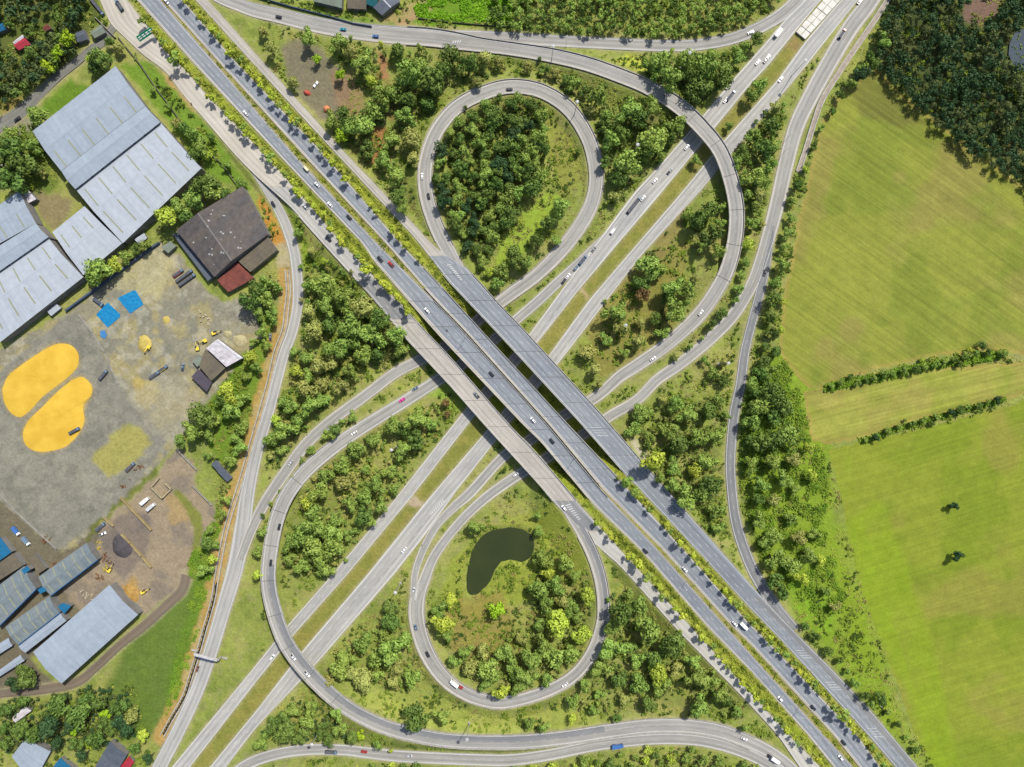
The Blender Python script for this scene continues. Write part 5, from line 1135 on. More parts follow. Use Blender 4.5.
# loose yellow shrubs and grass tufts on the verges and the medians, undergrowth in the scrub: uncountable
def tufts(name, mask, n, m, size=(.5, 1.0), hz=(.2, 1.2), per=6, spread=.9, kind='stuff', lb=None, cat='undergrowth', seed=1):
    r = np.random.RandomState(seed); J, I = np.nonzero(mask)
    if not len(J): return
    q = r.randint(0, len(J), n); px = gx[I[q]]+r.uniform(-.7, .7, n); py = gy[J[q]]+r.uniform(-.7, .7, n)
    x = np.repeat((px-CX)*S, per)+r.normal(0, spread*.6, n*per); y = np.repeat((CY-py)*S, per)+r.normal(0, spread*.6, n*per)
    h = np.repeat(r.uniform(hz[0], hz[1], n), per)*r.uniform(.3, 1.05, n*per); z = bi(G, x/S+CX, CY-y/S)+h
    nr = r.normal(size=(n*per, 3))*.55+np.array([0, 0, 1.0]); Q = leaf_quads(np.stack([x, y, z], 1), nr, 1.0, r)
    c = Q.mean(1, keepdims=True); s = r.uniform(size[0], size[1], n*per)[:, None, None]; Q = c+(Q-c)*s
    me = quads_mesh(name, Q, m); o = bpy.data.objects.new(name, me); COL.objects.link(o); return tag(o, lb, cat, None, kind)
def um(nm, a, b): return mat(nm, rgb(*a, .85), c2=rgb(*b, .85), rough=.8, scale=.12, trans=.15, spec=.1)
inframe = (RB > 1.5) & (PX > -30) & (PX < 1054) & (PY > -30) & (PY < 797)
LEFTW = np.zeros(PX.shape, bool)
for P in ([(0,0),(98,0),(110,30),(84,52),(30,98),(0,110)], [(0,130),(40,122),(62,180),(44,195),(0,188)], [(128,48),(150,62),(215,140),(250,190),(232,190),(205,150)], [(225,330),(262,300),(284,300),(270,370),(248,450),(238,500),(222,540),(205,590),(186,590),(215,500),(212,440),(180,440),(205,405)], [(0,690),(80,690),(130,680),(150,740),(150,767),(0,767)], [(86,288),(125,260),(170,225),(160,240),(100,285)]):
    LEFTW |= inpoly(PX, PY, P)
wild = ((PX > 262+np.clip((330-PY)*-.0, 0, 1)) | LEFTW) & (fm == 0) & ~(ZN['yard'] | ZN['pad'] | ZN['dirt'] | (blur(ZN['pond'].astype(float), 4) > .2)) & ~VM & (RD > 2.2) & inframe
drm = np.zeros(PX.shape, bool)
for p in DRP: pass
dd = np.full(PX.shape, 99.0)
for p in DR:
    w = window(((p[0]-CX)*S, (CY-p[1])*S), 8); dd[w] = np.minimum(dd[w], np.hypot(PX[w]-p[0], PY[w]-p[1]))
wild &= dd > 9
for q in catmull([(798,172),(806,148),(814,122),(822,100),(838,74),(856,47),(872,24),(886,2)], 2):
    w = window(((q[0]-CX)*S, (CY-q[1])*S), 5); wild[w] &= np.hypot(PX[w]-q[0], PY[w]-q[1]) > 5
for P in ([(282,44),(300,40),(318,46),(345,75),(352,95),(340,118),(318,118),(300,98),(285,75)], [(410,-60),(512,-60),(512,22),(420,20)]): wild &= ~inpoly(PX, PY, P)
n5 = vnoise(PX, PY, 26, 77); n6 = vnoise(PX, PY, 8, 78)
tufts('undergrowth', wild & (n5 > .5) & (n6 > .5), 6500, um('scrub_green', (112,134,48), (132,150,56)), (.5, 1.0), (.3, 2.0), 7, 1.0, lb='mottled green scrub filling the gaps between the ramps')
tufts('tall_grass', wild & (n5 < .56) & (n6 > .5), 7000, um('grass_yellow', (156,166,72), (172,172,86)), (.35, .7), (.15, .7), 6, 1.1, cat='tall grass', lb='yellow-green tall grass between the ramps', seed=2)
tufts('dry_scrub', wild & (vnoise(PX, PY, 20, 79) > .6), 2600, um('scrub_dry', (150,132,84), (134,124,76)), (.35, .7), (.2, 1.0), 6, 1.0, cat='dry scrub', lb='dry brown scrub patches between the ramps', seed=3)
tufts('dark_scrub', wild & (vnoise(PX, PY, 15, 80) > .6), 3200, um('scrub_dark', (70,92,36), (90,110,42)), (.5, 1.0), (.5, 2.4), 7, 1.0, cat='dark scrub', lb='dark green bushes growing between the ramps', seed=4)
EB = inpoly(PX, PY, [(745,370),(790,360),(800,395),(812,440),(845,480),(850,560),(860,620),(845,640),(800,600),(762,560),(745,510),(740,460)]) & (RD > 2)
tufts('bright_scrub', EB & (n6 > .5) & (vnoise(PX, PY, 22, 91)*40+PX < 842+np.clip(PY-480, 0, 200)*.1), 2600, um('scrub_bright', (108,144,44), (136,160,56)), (.3, .8), (.3, 2.2), 9, 1.5, cat='bright scrub', lb='bright green low bushes right of the narrow grey road', seed=5)
GS = inpoly(PX, PY, [(188,560),(222,505),(216,576),(200,635),(186,690),(160,740),(176,660),(190,610)])
tufts('green_weeds', GS & (dd > 6) & (n6 > .5), 900, MATS['scrub_bright'], (.35, .8), (.2, 1.0), 6, 1.0, cat='weeds', lb='bright green weeds along the bank above the drain', seed=6)
r1, r2 = ROADS['c1'], ROADS['c2']
MEDM = VM & (RD > .6) & ~vmab
tufts('verge_plants', MEDM & inframe & (vnoise(PX, PY, 9, 82) > .5), 3600, um('verge_yellow', (152,164,60), (170,176,74)), (.3, .65), (.1, .8), 6, .8, cat='verge plants', lb='low yellow-green plants on the verges and medians', seed=7)
tufts('verge_shrubs', MEDM & inframe & (vnoise(PX, PY, 6, 83) > .58) & (RD > 1.2), 1500, um('verge_dark', (104,120,44), (128,140,50)), (.35, .8), (.3, 1.5), 7, .8, cat='verge shrubs', lb='darker low shrubs on the planted medians', seed=8)
TS = inpoly(PX, PY, [(412,0),(512,-20),(512,22),(470,22),(418,17)])
tufts('bright_crop', TS & (vnoise(PX, PY, 9, 84) > .45), 1500, um('crop_green', (110,158,36), (134,180,44)), (.4, .9), (.3, 1.4), 6, 1.0, cat='crop plants', lb='bright green planted plot above the top road', seed=9)
HB = np.zeros(PX.shape, bool)
for q in catmull([(828,388),(850,382),(875,378),(900,372),(930,365),(960,361),(985,357),(1003,354)], 2): HB |= np.hypot(PX-q[0], PY-q[1]) < 3.6
tufts('low_hedge', HB, 900, um('hedge_green', (110,146,44), (134,160,54)), (.4, .9), (.4, 2.0), 8, 1.0, cat='hedge growth', lb='low bright green growth along the upper hedgerow across the fields', seed=10)
HB = np.zeros(PX.shape, bool)
for q in catmull([(862,441),(885,433),(915,424),(950,414),(980,406),(1003,400)], 2): HB |= np.hypot(PX-q[0], PY-q[1]) < 2.4
tufts('low_hedge', HB, 450, MATS['hedge_green'], (.4, .8), (.3, 1.6), 8, .9, cat='hedge growth', lb='low bright green growth along the lower hedgerow across the fields', seed=11)
# woodland masses that read as one
def woods(name, poly, dmin, sizes, tones, lb, seed=0, leaf=.15, n=260, near=None, cut=(), rmin=5, tries=14000):
    pts = poisson(poly, dmin, tries); pts = [p for p in pts if not any(inpoly([p[0]], [p[1]], c)[0] for c in cut)]
    if near: A = np.array([t[:2] for t in TREES]); pts = [p for p in pts if np.hypot(A[:, 0]-p[0], A[:, 1]-p[1]).min() < near]
    r = np.random.RandomState(seed); by = {}
    for x, y in pts:
        d_ = rdist(x, y)
        if d_ < rmin: continue
        t = tones[r.randint(len(tones))]; sc = r.uniform(*sizes); sc = min(sc, max(.35, (d_+2)*.7/4.2)) if d_ < 8 else sc; by.setdefault(t, []).append((x, y, sc))
    out = None
    for j, (t, L) in enumerate(by.items()):
        Qs = []
        for i, (x, y, sc) in enumerate(L):
            q = crown_quads(seed*31+i % 12, 1, .7, 8, n, leaf)*5*sc; a = r.uniform(0, 6.28); c_, s_ = math.cos(a), math.sin(a)
            q = np.stack([q[..., 0]*c_-q[..., 1]*s_, q[..., 0]*s_+q[..., 1]*c_, q[..., 2]], -1); X, Y = mp(x, y, 5); q = q+np.array([X, Y, gh(x, y)+2.6*sc+2.8*sc]); Qs.append(q)
        if not Qs: continue
        me = quads_mesh(name, np.concatenate(Qs), LM[t]); o = bpy.data.objects.new(name, me); COL.objects.link(o); tag(o, lb % TWT[t], name, None, 'stuff')
TWT = {'dark': 'dark green', 'mid': 'mid-green', 'olive': 'olive', 'fresh': 'light green', 'deep': 'deepest green', 'shade': 'brownish dark green'}
woods('woodland', [(505,-30),(790,-50),(785,0),(762,20),(735,32),(700,37),(640,37),(560,33),(512,28),(485,18),(492,4)], 7, (.55, 1.1), ['dark', 'mid', 'mid', 'dark'], '%s crowns of the woodland above the top road', 11, leaf=.12, n=330)
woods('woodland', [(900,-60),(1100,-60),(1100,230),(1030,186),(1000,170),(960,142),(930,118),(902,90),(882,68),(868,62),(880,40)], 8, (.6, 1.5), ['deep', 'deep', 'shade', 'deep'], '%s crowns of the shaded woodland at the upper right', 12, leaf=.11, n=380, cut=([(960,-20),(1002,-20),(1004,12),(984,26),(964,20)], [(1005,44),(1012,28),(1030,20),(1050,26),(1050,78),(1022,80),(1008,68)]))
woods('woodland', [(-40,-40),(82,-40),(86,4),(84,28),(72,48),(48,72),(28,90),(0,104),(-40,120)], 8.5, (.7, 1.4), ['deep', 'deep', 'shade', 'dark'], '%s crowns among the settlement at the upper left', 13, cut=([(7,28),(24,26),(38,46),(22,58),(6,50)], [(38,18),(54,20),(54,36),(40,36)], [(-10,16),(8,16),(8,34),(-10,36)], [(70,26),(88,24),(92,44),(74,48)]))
woods('woodland', [(372,768),(420,764),(520,766),(560,760),(640,748),(700,748),(740,756),(770,775),(760,800),(370,800)], 9, (.6, 1.1), ['mid', 'mid', 'dark', 'fresh'], '%s bushes along the bottom edge', 14)
for poly, lb, sd, tn in (([(288,262),(330,262),(392,300),(414,345),(395,362),(340,388),(300,440),(274,462),(268,430),(292,370),(300,320)], '%s thicket between the trees in the triangle left of the bridge', 21, ['mid', 'olive', 'dark']),
        ([(340,40),(400,44),(520,58),(480,82),(440,112),(418,165),(412,195),(380,175),(340,140),(330,118),(352,112),(360,70)], '%s thicket between the trees beside the burnt clearing', 22, ['mid', 'dark', 'olive']),
        ([(540,58),(600,76),(690,128),(690,150),(650,185),(616,200),(608,150),(590,110),(560,85)], '%s thicket between the upper loop and the right flyover', 23, ['dark', 'mid', 'dark']),
        ([(640,50),(755,44),(735,68),(700,108),(668,84),(648,74)], '%s thicket between the top road and the flyover', 24, ['dark', 'mid']),
        (LOOPW, '%s thicket filling the upper loop wood', 25, ['dark', 'mid', 'dark', 'olive']),
        ([(300,480),(345,455),(440,395),(440,425),(395,490),(345,565),(300,590),(280,570),(285,520)], '%s thicket in the lens left of the bridge', 26, ['mid', 'olive']),
        ([(735,150),(790,95),(795,120),(778,190),(760,230),(745,200)], '%s thicket between the flyover and the outer right ramp', 27, ['dark', 'mid']),
        ([(535,580),(590,580),(592,640),(560,675),(500,695),(450,655),(500,640)], '%s thicket inside the pond loop', 28, ['mid', 'olive', 'mid']),
        ([(610,590),(700,650),(750,720),(650,712),(580,715),(600,670),(612,630)], '%s thicket right of the pond loop', 29, ['dark', 'mid', 'olive']),
        ([(630,420),(728,370),(722,470),(728,530),(700,520),(650,475)], '%s thicket right of the bridge end', 30, ['mid', 'olive', 'mid']),
        ([(740,390),(785,360),(800,410),(806,440),(770,480),(742,480)], '%s thicket right of the narrow grey road', 31, ['mid', 'dark']),
        ([(330,655),(400,600),(415,640),(420,690),(360,690)], '%s thicket left of the pond loop', 32, ['mid', 'olive']),
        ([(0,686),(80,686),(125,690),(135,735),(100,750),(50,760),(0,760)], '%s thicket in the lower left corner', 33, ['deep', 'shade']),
        ([(262,735),(290,700),(330,712),(350,738),(300,742)], '%s thicket beside the bottom left flyover', 34, ['dark', 'deep'])):
    woods('thicket', poly, 5.2, (.3, .62), tn, lb, sd, leaf=.17, n=130, near=13, rmin=3.2, tries=9000)
for (x, y, rr, t) in ((69,39,9,'lime'),(56,51,8,'lime'),(45,66,7,'lime')):
    put_tree('broadleaf_tree', 'tree', ('big', t, 0), x, y, rr*S/5*1.1, {69:'right',56:'middle',45:'left'}[x]+'most'*(x != 56)+' of the three bright lime-green trees in the dark settlement wood', 'lime-green trees', zap=9)
# ------------------------------------------------------------------ vehicles
def paint(nm, c): return mat('paint_'+nm, c, rough=.3, spec=.5, c2=tuple(x*.93 for x in c))
PC = {'white': paint('white', (.78,.78,.77)), 'silver': paint('silver', (.48,.49,.5)), 'grey': paint('grey', (.2,.21,.22)), 'dark': paint('dark', (.03,.032,.038)), 'red': paint('red', (.42,.04,.03)), 'blue': paint('blue', (.05,.14,.36)),
      'teal': paint('teal', (.02,.26,.32)), 'pink': paint('pink', (.72,.06,.32)), 'cream': paint('cream', (.72,.66,.44)), 'yellow': paint('yellow', (.75,.55,.06)), 'slate': paint('slate', (.14,.2,.27)), 'brown': paint('brown', (.2,.1,.06))}
GL = mat('vehicle_glass', (.02,.025,.03), rough=.08, spec=.7, c2=(.02,.025,.03)); TY = mat('tyre_rubber', (.02,.02,.02)); HL = mat('headlight_glass', (.7,.7,.68), rough=.2); TLt = mat('tail_light', (.4,.02,.02), rough=.3); STEEL = mat('galvanised', (.4,.41,.42)); CH_ = mat('chassis', (.04,.04,.045)); TARPM = mat('load_cover', (.06,.07,.09), c2=(.1,.1,.11))
def bev_box(name, m, parent, x0, x1, y0, y1, z0, z1, top=(0, 0, 0), bev=.08):
    # box whose top is drawn in: top = (front, back, side)
    bm = bmesh.new(); f, b, s = top
    vs = [bm.verts.new(v) for v in ((x0, y0, z0), (x1, y0, z0), (x1, y1, z0), (x0, y1, z0), (x0+b, y0+s, z1), (x1-f, y0+s, z1), (x1-f, y1-s, z1), (x0+b, y1-s, z1))]
    for q in ((3, 2, 1, 0), (4, 5, 6, 7), (0, 1, 5, 4), (1, 2, 6, 5), (2, 3, 7, 6), (3, 0, 4, 7)): bm.faces.new([vs[i] for i in q])
    if bev: bmesh.ops.bevel(bm, geom=bm.edges[:], offset=bev, segments=2, affect='EDGES')
    me = bpy.data.meshes.new(name); bm.to_mesh(me); bm.free(); me.materials.append(m); o = bpy.data.objects.new(name, me); COL.objects.link(o); o.parent = parent; return o
def wheels(root, xs, w, r=.33):
    for x in xs:
        for s in (-1, 1):
            b = MB(); b.tube((0, -s*.11, 0), (0, s*.11, 0), r, r, 12); o = b.build('wheel', TY, root); o.location = (x, s*(w/2-.1), r)
            rb = MB(); rb.tube((0, s*.1, 0), (0, s*.13, 0), r*.55, r*.5, 8); rb.build('rim', STEEL, o)
def lights(root, x0, x1, w, z):
    for s in (-1, 1):
        MB().box(x1-.12, x1+.02, s*(w/2-.28)-.18, s*(w/2-.28)+.18, z-.08, z+.1).build('headlight', HL, root)
        MB().box(x0-.02, x0+.1, s*(w/2-.2)-.13, s*(w/2-.2)+.13, z, z+.18).build('tail_light', TLt, root)
def mk_car(c):
    r = empty('car'); bev_box('body', PC[c], r, -2.3, 2.3, -.93, .93, .3, .92, (.1, .08, .06), .14)
    bev_box('window_glass', GL, r, -1.75, 1.2, -.84, .84, .88, 1.38, (.62, .45, .14), .05); bev_box('roof', PC[c], r, -1.25, .5, -.68, .68, 1.36, 1.46, (.08, .08, .06), .04)
    wheels(r, (-1.4, 1.4), 1.86); lights(r, -2.3, 2.3, 1.86, .62)
    for s in (-1, 1): MB().box(.85, 1.0, s*.93-.1, s*.93+.1, .9, 1.03).build('mirror', PC[c], r)
    return r
def mk_pickup(c):
    r = empty('pickup_truck'); bev_box('body', PC[c], r, -2.6, 2.6, -.92, .92, .4, 1.0, (.1, .04, .04), .1)
    bev_box('window_glass', GL, r, -.75, 1.35, -.84, .84, .96, 1.55, (.6, .18, .14), .05); bev_box('roof', PC[c], r, -.55, .7, -.7, .7, 1.53, 1.63, (.06, .06, .05), .04)
    MB().box(-2.45, -.9, -.74, .74, .98, 1.03).build('cargo_bed', CH_, r)
    for s in (-1, 1): MB().box(-2.5, -.8, s*.84-.07, s*.84+.07, .98, 1.2).build('bed_side', PC[c], r)
    wheels(r, (-1.6, 1.65), 1.84, .37); lights(r, -2.6, 2.6, 1.84, .75); return r
def mk_van(c):
    r = empty('van'); bev_box('body', PC[c], r, -2.4, 2.4, -.92, .92, .35, 1.1, (.05, .03, .03), .1); bev_box('cabin', PC[c], r, -2.35, 1.5, -.88, .88, 1.05, 1.95, (.2, .05, .08), .1)
    bev_box('windscreen', GL, r, 1.2, 2.0, -.8, .8, 1.05, 1.75, (.55, 0, .1), .03); wheels(r, (-1.5, 1.5), 1.84, .35); lights(r, -2.4, 2.4, 1.84, .7); return r
def mk_truck(c, L=6.5, box='box', cc='white', nm='lorry'):
    r = empty(nm); h = L/2
    bev_box('cab', PC[cc], r, h-1.7, h, -1.05, 1.05, .6, 2.4, (.25, .02, .06), .1); bev_box('windscreen', GL, r, h-.42, h-.02, -.92, .92, 1.5, 2.25, (.12, 0, .05), .02)
    MB().box(-h, h-.1, -.5, .5, .55, .8).build('chassis', CH_, r)
    if box == 'box': bev_box('cargo_box', PC[c], r, -h, h-1.85, -1.18, 1.18, .85, 2.9, (0, 0, 0), .04)
    else:
        bev_box('cargo_bed', PC[c], r, -h, h-1.85, -1.18, 1.18, .85, 1.5, (0, 0, 0), .03); bev_box('load', TARPM, r, -h+.1, h-2, -1.05, 1.05, 1.45, 2.1, (.3, .3, .25), .08)
    wheels(r, (-h+1.0, -h+2.1, h-1.2) if L > 7 else (-h+1.3, h-1.2), 2.2, .48); lights(r, -h, h, 2.1, .8); return r
def mk_bus(c):
    r = empty('bus'); bev_box('body', PC[c], r, -4.6, 4.6, -1.22, 1.22, .4, 2.95, (.12, .05, .06), .15)
    for s in (-1, 1): MB().box(-4.1, 4.0, s*1.235-.015, s*1.235+.015, 1.55, 2.35).build('side_window', GL, r)
    MB().box(4.5, 4.62, -1.0, 1.0, 1.5, 2.5).build('windscreen', GL, r); bev_box('roof_unit', PC['slate'], r, -2.2, .2, -.7, .7, 2.9, 3.15, (.1, .1, .1), .04)
    MB().box(1.8, 3, -.45, .45, 2.94, 3.05).build('roof_hatch', PC['white'], r); wheels(r, (-2.8, 2.9), 2.4, .48); lights(r, -4.6, 4.6, 2.4, .8); return r
def mk_digger(c='yellow'):
    r = empty('excavator')
    for s in (-1, 1): bev_box('track', CH_, r, -1.7, 1.7, s*1.05-.25, s*1.05+.25, 0, .75, (.15, .15, 0), .12)
    bev_box('upper_body', PC[c], r, -1.9, 1.0, -1.2, 1.2, .85, 1.9, (.1, .2, .05), .1); bev_box('cab', GL, r, 0, 1.3, .2, 1.1, 1.2, 2.7, (.15, .05, .08), .06)
    MB().tube((.8, -.3, 1.6), (3.0, -.3, 3.2), .25, .2, 6).tube((3.0, -.3, 3.2), (4.6, -.3, 1.6), .2, .14, 6).build('boom', PC[c], r)
    bev_box('bucket', CH_, r, 4.2, 5.0, -.75, .15, .5, 1.5, (.2, .1, 0), .05); return r
def rider(x, y, z, rz, lb, cc, label_p):
    m = empty('motorcycle', (x, y, z), rz, label=lb, cat='motorcycle')
    MB().tube((-.65, -.05, .3), (-.65, .05, .3), .3, .3, 12).build('wheel', TY, m); MB().tube((.65, -.05, .3), (.65, .05, .3), .3, .3, 12).build('wheel', TY, m)
    bev_box('body', PC[cc], m, -.7, .35, -.16, .16, .45, .8, (.15, .1, .04), .05); bev_box('seat', CH_, m, -.65, .1, -.15, .15, .78, .9, (.02, .02, .02), .03)
    MB().tube((.65, 0, .3), (.4, 0, 1.05), .04, .03, 6).tube((.42, -.35, 1.05), (.42, .35, 1.05), .025, .025, 6).build('handlebar', STEEL, m)
    # rider: one continuous skinned figure, seated, hands on the bars
    J = [(-.25, 0, .92), (-.2, 0, 1.12), (-.12, 0, 1.38), (-.08, 0, 1.5), (-.04, 0, 1.62), (-.02, 0, 1.74)]; R_ = [.17, .15, .18, .07, .1, .09]; E = [(0, 1), (1, 2), (2, 3), (3, 4), (4, 5)]
    for s in (-1, 1):
        n = len(J); J += [(-.1, s*.2, 1.42), (.05, s*.28, 1.2), (.3, s*.28, 1.12), (.4, s*.28, 1.09)]; R_ += [.07, .055, .045, .05]; E += [(2, n), (n, n+1), (n+1, n+2), (n+2, n+3)]
        n = len(J); J += [(-.22, s*.14, .92), (.15, s*.22, .86), (.05, s*.22, .45), (.18, s*.22, .38)]; R_ += [.11, .08, .055, .05]; E += [(0, n), (n, n+1), (n+1, n+2), (n+2, n+3)]
    me = bpy.data.meshes.new('person'); me.from_pydata(J, E, []); o = bpy.data.objects.new('person', me); COL.objects.link(o)
    sk = o.modifiers.new('Skin', 'SKIN')
    for i, v in enumerate(me.skin_vertices[0].data): v.radius = (R_[i], R_[i]); v.use_root = (i == 0)
    o.modifiers.new('sub', 'SUBSURF').levels = 1; me.materials.append(mat('rider_clothes_'+cc, {'red': (.3,.06,.05), 'dark': (.05,.06,.1), 'blue': (.1,.2,.4), 'grey': (.3,.3,.3)}.get(cc, (.2,.2,.2))))
    o.location = (x, y, z); o.rotation_euler = (0, 0, rz); tag(o, label_p, 'person')
    h = MB(); h.lathe([(.02, -.12), (.12, -.1), (.15, 0), (.12, .1), (.03, .15)], (-.01, 0, 1.76), 10); hh = h.build('helmet', mat('helmet_shell', (.6,.6,.62), rough=.3), o, True); return m
# heading from the road: +1 along the stored direction, -1 against it
DIR = {'c1': -1, 'c2': 1, 'fr': 1, 'fl': -1, 'a': -1, 'b': 1, 'loop1': 1, 'loop2': 1, 'exit': 1, 'north': 1, 'flyover': 1, 'bottom': 1, 'service': 1, 'east': 1, 'lane': 1, 'track': 1}
def on_road(px, py, keys, h=.7):
    best = None
    for k in keys:
        r = ROADS[k]; kk = (HC/(HC-r.z-h)); qx = CX+r.C[:, 0]*kk/S; qy = CY-r.C[:, 1]*kk/S; d = np.hypot(qx-px, qy-py); i = int(d.argmin())
        if best is None or d[i]-r.hw[i]/S < best[0]: best = (d[i]-r.hw[i]/S, k, i)
    _, k, i = best; r = ROADS[k]; z = r.z[i]+max(0, DZ[k]+.05)+.04; x, y = mp(px, py, z+h); T_ = r.T[i]*DIR[k]
    return x, y, z, math.atan2(T_[1], T_[0]), k
ALLK = list(ROADS)
VP = {}
def veh(kind, col):
    key = (kind, col)
    if key not in VP:
        f = {'car': mk_car, 'pickup': mk_pickup, 'van': mk_van}.get(kind)
        VP[key] = [f(col) if f else {'lorry': lambda: mk_truck(col, 7.0, 'box'), 'flat': lambda: mk_truck(col, 8.5, 'bed', 'slate'), 'redcab': lambda: mk_truck('dark', 7.5, 'bed', 'red'), 'long': lambda: mk_truck('dark', 14, 'bed', 'slate'), 'bus': lambda: mk_bus(col), 'bluetruck': lambda: mk_truck('blue', 8, 'box', 'blue'), 'digger': lambda: mk_digger()}[kind](), False]
    return VP[key]
CATN = {'car': 'car', 'pickup': 'pickup truck', 'van': 'van', 'lorry': 'lorry', 'flat': 'lorry', 'redcab': 'lorry', 'long': 'lorry', 'bus': 'bus', 'bluetruck': 'lorry', 'digger': 'excavator'}
def place(kind, col, x, y, z, rz, lb, group=None):
    p = veh(kind, col)
    if not p[1]: o = p[0]; o.location = (x, y, z); o.rotation_euler = (0, 0, rz); p[1] = True; o['label'] = lb
    else: o = copy_tree(p[0], (x, y, z), rz, lb)
    o['category'] = CATN[kind]
    if group: o['group'] = group
    return o
V_ = [
(166,1,'car','white','c2','white car at the very top of the upper left highway'),(245.5,113,'car','white','c1','white car on the lower carriageway, nearest the upper left grey halls'),
(278.5,16.5,'car','dark','exit','dark car at the left end of the top road'),(343,29,'car','teal','exit','teal car on the top road'),(375.5,36,'car','blue','exit','bright blue car on the top road'),
(422,176,'car','white','loop1','white car on the left side of the upper loop'),(306,168.5,'van','cream','c1','cream van on the long highway before the bridge'),(317,184.5,'car','white','c1','white car just behind the cream van on the long highway'),
(509.5,89,'car','dark','loop1','dark car at the top of the upper loop'),(751,32,'car','white','north','white car where the top road meets the highway'),(758,62,'car','white','a','white car beside a dark car at the upper right of the lower highway'),(766,60,'car','dark','a','dark car beside the white car at the upper right of the lower highway'),
(726,100,'car','white','a','white car behind the long dark lorry just above the flyover'),(731,95.5,'flat','dark','a','dark flatbed lorry just above the flyover'),(687,147,'car','white','a','white car emerging from the flyover shadow'),(670,171,'pickup','grey','a','grey pickup below the flyover on the lower highway'),(655,180.5,'car','white','a','white car between the grey pickup and the long dark lorry'),
(779,32,'lorry','white','a','white lorry beside the white median slab at the upper right'),(768,57,'car','white','a','white car on the left edge lane near the white lorry'),(781,79,'car','white','b','white car on the right carriageway of the lower highway at the upper right'),(860,1,'car','white','loop2','white car at the very top of the outer right ramp'),(842,34,'redcab','dark','loop2','dark lorry with a red cab on the outer right ramp'),
(643,198,'car','white','a','white car beside the long dark lorry'),(634,205,'long','dark','a','very long dark lorry on the lower highway'),(613,231,'van','white','a','white van on the lower highway below the long lorry'),(594,249,'car','grey','a','grey car by the dashed exit lane'),(583,260,'flat','blue','a','blue-grey flatbed lorry entering the exit lane'),(568,276,'car','white','a','white car in the queue where the exit lane splits off'),(564,281,'car','dark','a','dark car at the head of the exit lane queue'),(576,268,'car','slate','a','slate car between the blue flatbed and the white car in the exit lane'),
(701,312.5,'car','white','exit','white car on the right side ramp below the flyover'),(653,358.5,'car','white','exit','white car on the right side ramp nearest the bridge'),(765,272.5,'car','dark','east','dark car where the narrow grey road splits from the ramp'),
(273,204,'car','dark','service','dark car at the top of the service road beside the mill'),(305,206.5,'car','silver','fl','silver car on the outer carriageway between the tree shadows'),(330,204.5,'car','white','c1','white car on the long highway beyond the silver car'),(349,217,'car','dark','c1','dark car on the long highway following the white car'),(328.5,239,'car','dark','fl','dark car on the outer carriageway between tree shadows'),
(380,259,'pickup','dark','c1','dark pickup on the long highway before the bridge'),(391,264,'pickup','red','c1','red and brown pickup beside the dark pickup'),(427,310.5,'car','white','c1','white car at the upper end of the bridge'),(491.5,374,'car','dark','c1','dark car in the middle of the bridge'),(428.5,196,'car','dark','loop1','dark car on the upper loop below the white one'),
(415,388.5,'car','slate','flyover','slate-blue car emerging from under the bridge on the left ramp'),(402,400,'car','pink','flyover','bright pink car on the left ramp'),(354,433,'car','white','flyover','white car on the left ramp by the tree strip'),(290.5,463,'car','silver','loop1','silver-grey car on the inner road beside the left ramp'),(279,527,'car','dark','flyover','dark car on the left flyover, upper of two'),(270.5,563,'car','dark','flyover','dark car on the left flyover, lower of two'),
(404,550,'car','white','b','white car on the lower highway left of the pond loop'),(476.5,395,'pickup','grey','fl','grey pickup on the pale outer bridge deck'),(533,420,'car','white','c1','white car on the middle bridge deck'),(552,441,'car','dark','c1','dark car on the middle bridge deck behind the white one'),(564,508,'car','white','fl','white car on the dark asphalt at the lower end of the pale bridge deck'),(516,474.5,'car','white','loop2','white car coming out from under the bridge beside the pond'),
(685,569.5,'car','white','c2','white car on the highway nearest the median lamp at the lower right'),(645.5,551,'car','dark','c1','dark car on the highway just below the bridge'),(293,657,'pickup','white','flyover','white pickup on the left flyover, upper of two'),(307,674,'pickup','white','flyover','white pickup on the left flyover, lower of two'),(272,657.5,'car','white','a','white car on the lower highway beside the left flyover'),
(413.5,590.5,'car','silver','loop2','silver car where the pond loop divides'),(415.5,627.5,'car','slate','loop2','slate car on the left side of the pond loop'),(427.5,654.5,'car','dark','loop2','dark car on the left side of the pond loop, nearest the white lorry'),(454,684,'lorry','white','loop2','white lorry at the lower left of the pond loop'),(460,687,'car','red','loop2','red car just ahead of the white lorry on the pond loop'),(565,685,'car','white','loop2','white car at the lower right of the pond loop'),
(331,752.5,'flat','dark','bottom','dark flatbed lorry on the bottom road'),(364,752,'car','red','bottom','red car on the bottom road'),(409,756,'car','silver','bottom','silver car on the bottom road beside the light green tree'),(618,747,'bluetruck','blue','bottom','blue box lorry on the bottom road'),(744.5,739,'car','white','flyover','white car at the right end of the ramp along the bottom'),
(735,624,'car','white','c2','white car just behind the white lorry at the lower right'),(744.5,626.5,'lorry','white','c2','white box lorry on the highway at the lower right'),(780.5,699,'car','white','c1','white car on the lower carriageway at the lower right'),(813.5,708,'car','dark','c2','dark car on the highway between the median lamp and the tree shadows'),(844,743,'car','dark','c2','dark car nearest the bottom edge of the long highway'),(841,758,'car','white','c1','white car nearest the bottom edge of the long highway'),
(776,761,'lorry','white','flyover','white lorry at the bottom edge where the ramps end'),(770.5,757,'car','dark','flyover','dark car beside the white lorry at the bottom edge'),(17,119,'pickup','dark','lane','dark pickup on the old lane at the left edge'),(197,669,'car','brown','service','brown car on the service road just below the sign gantry'),
(119,5,'flat','dark','fl','dark flatbed lorry at the very top of the dusty outer carriageway'),(468.5,411,'car','silver','flyover','') ]
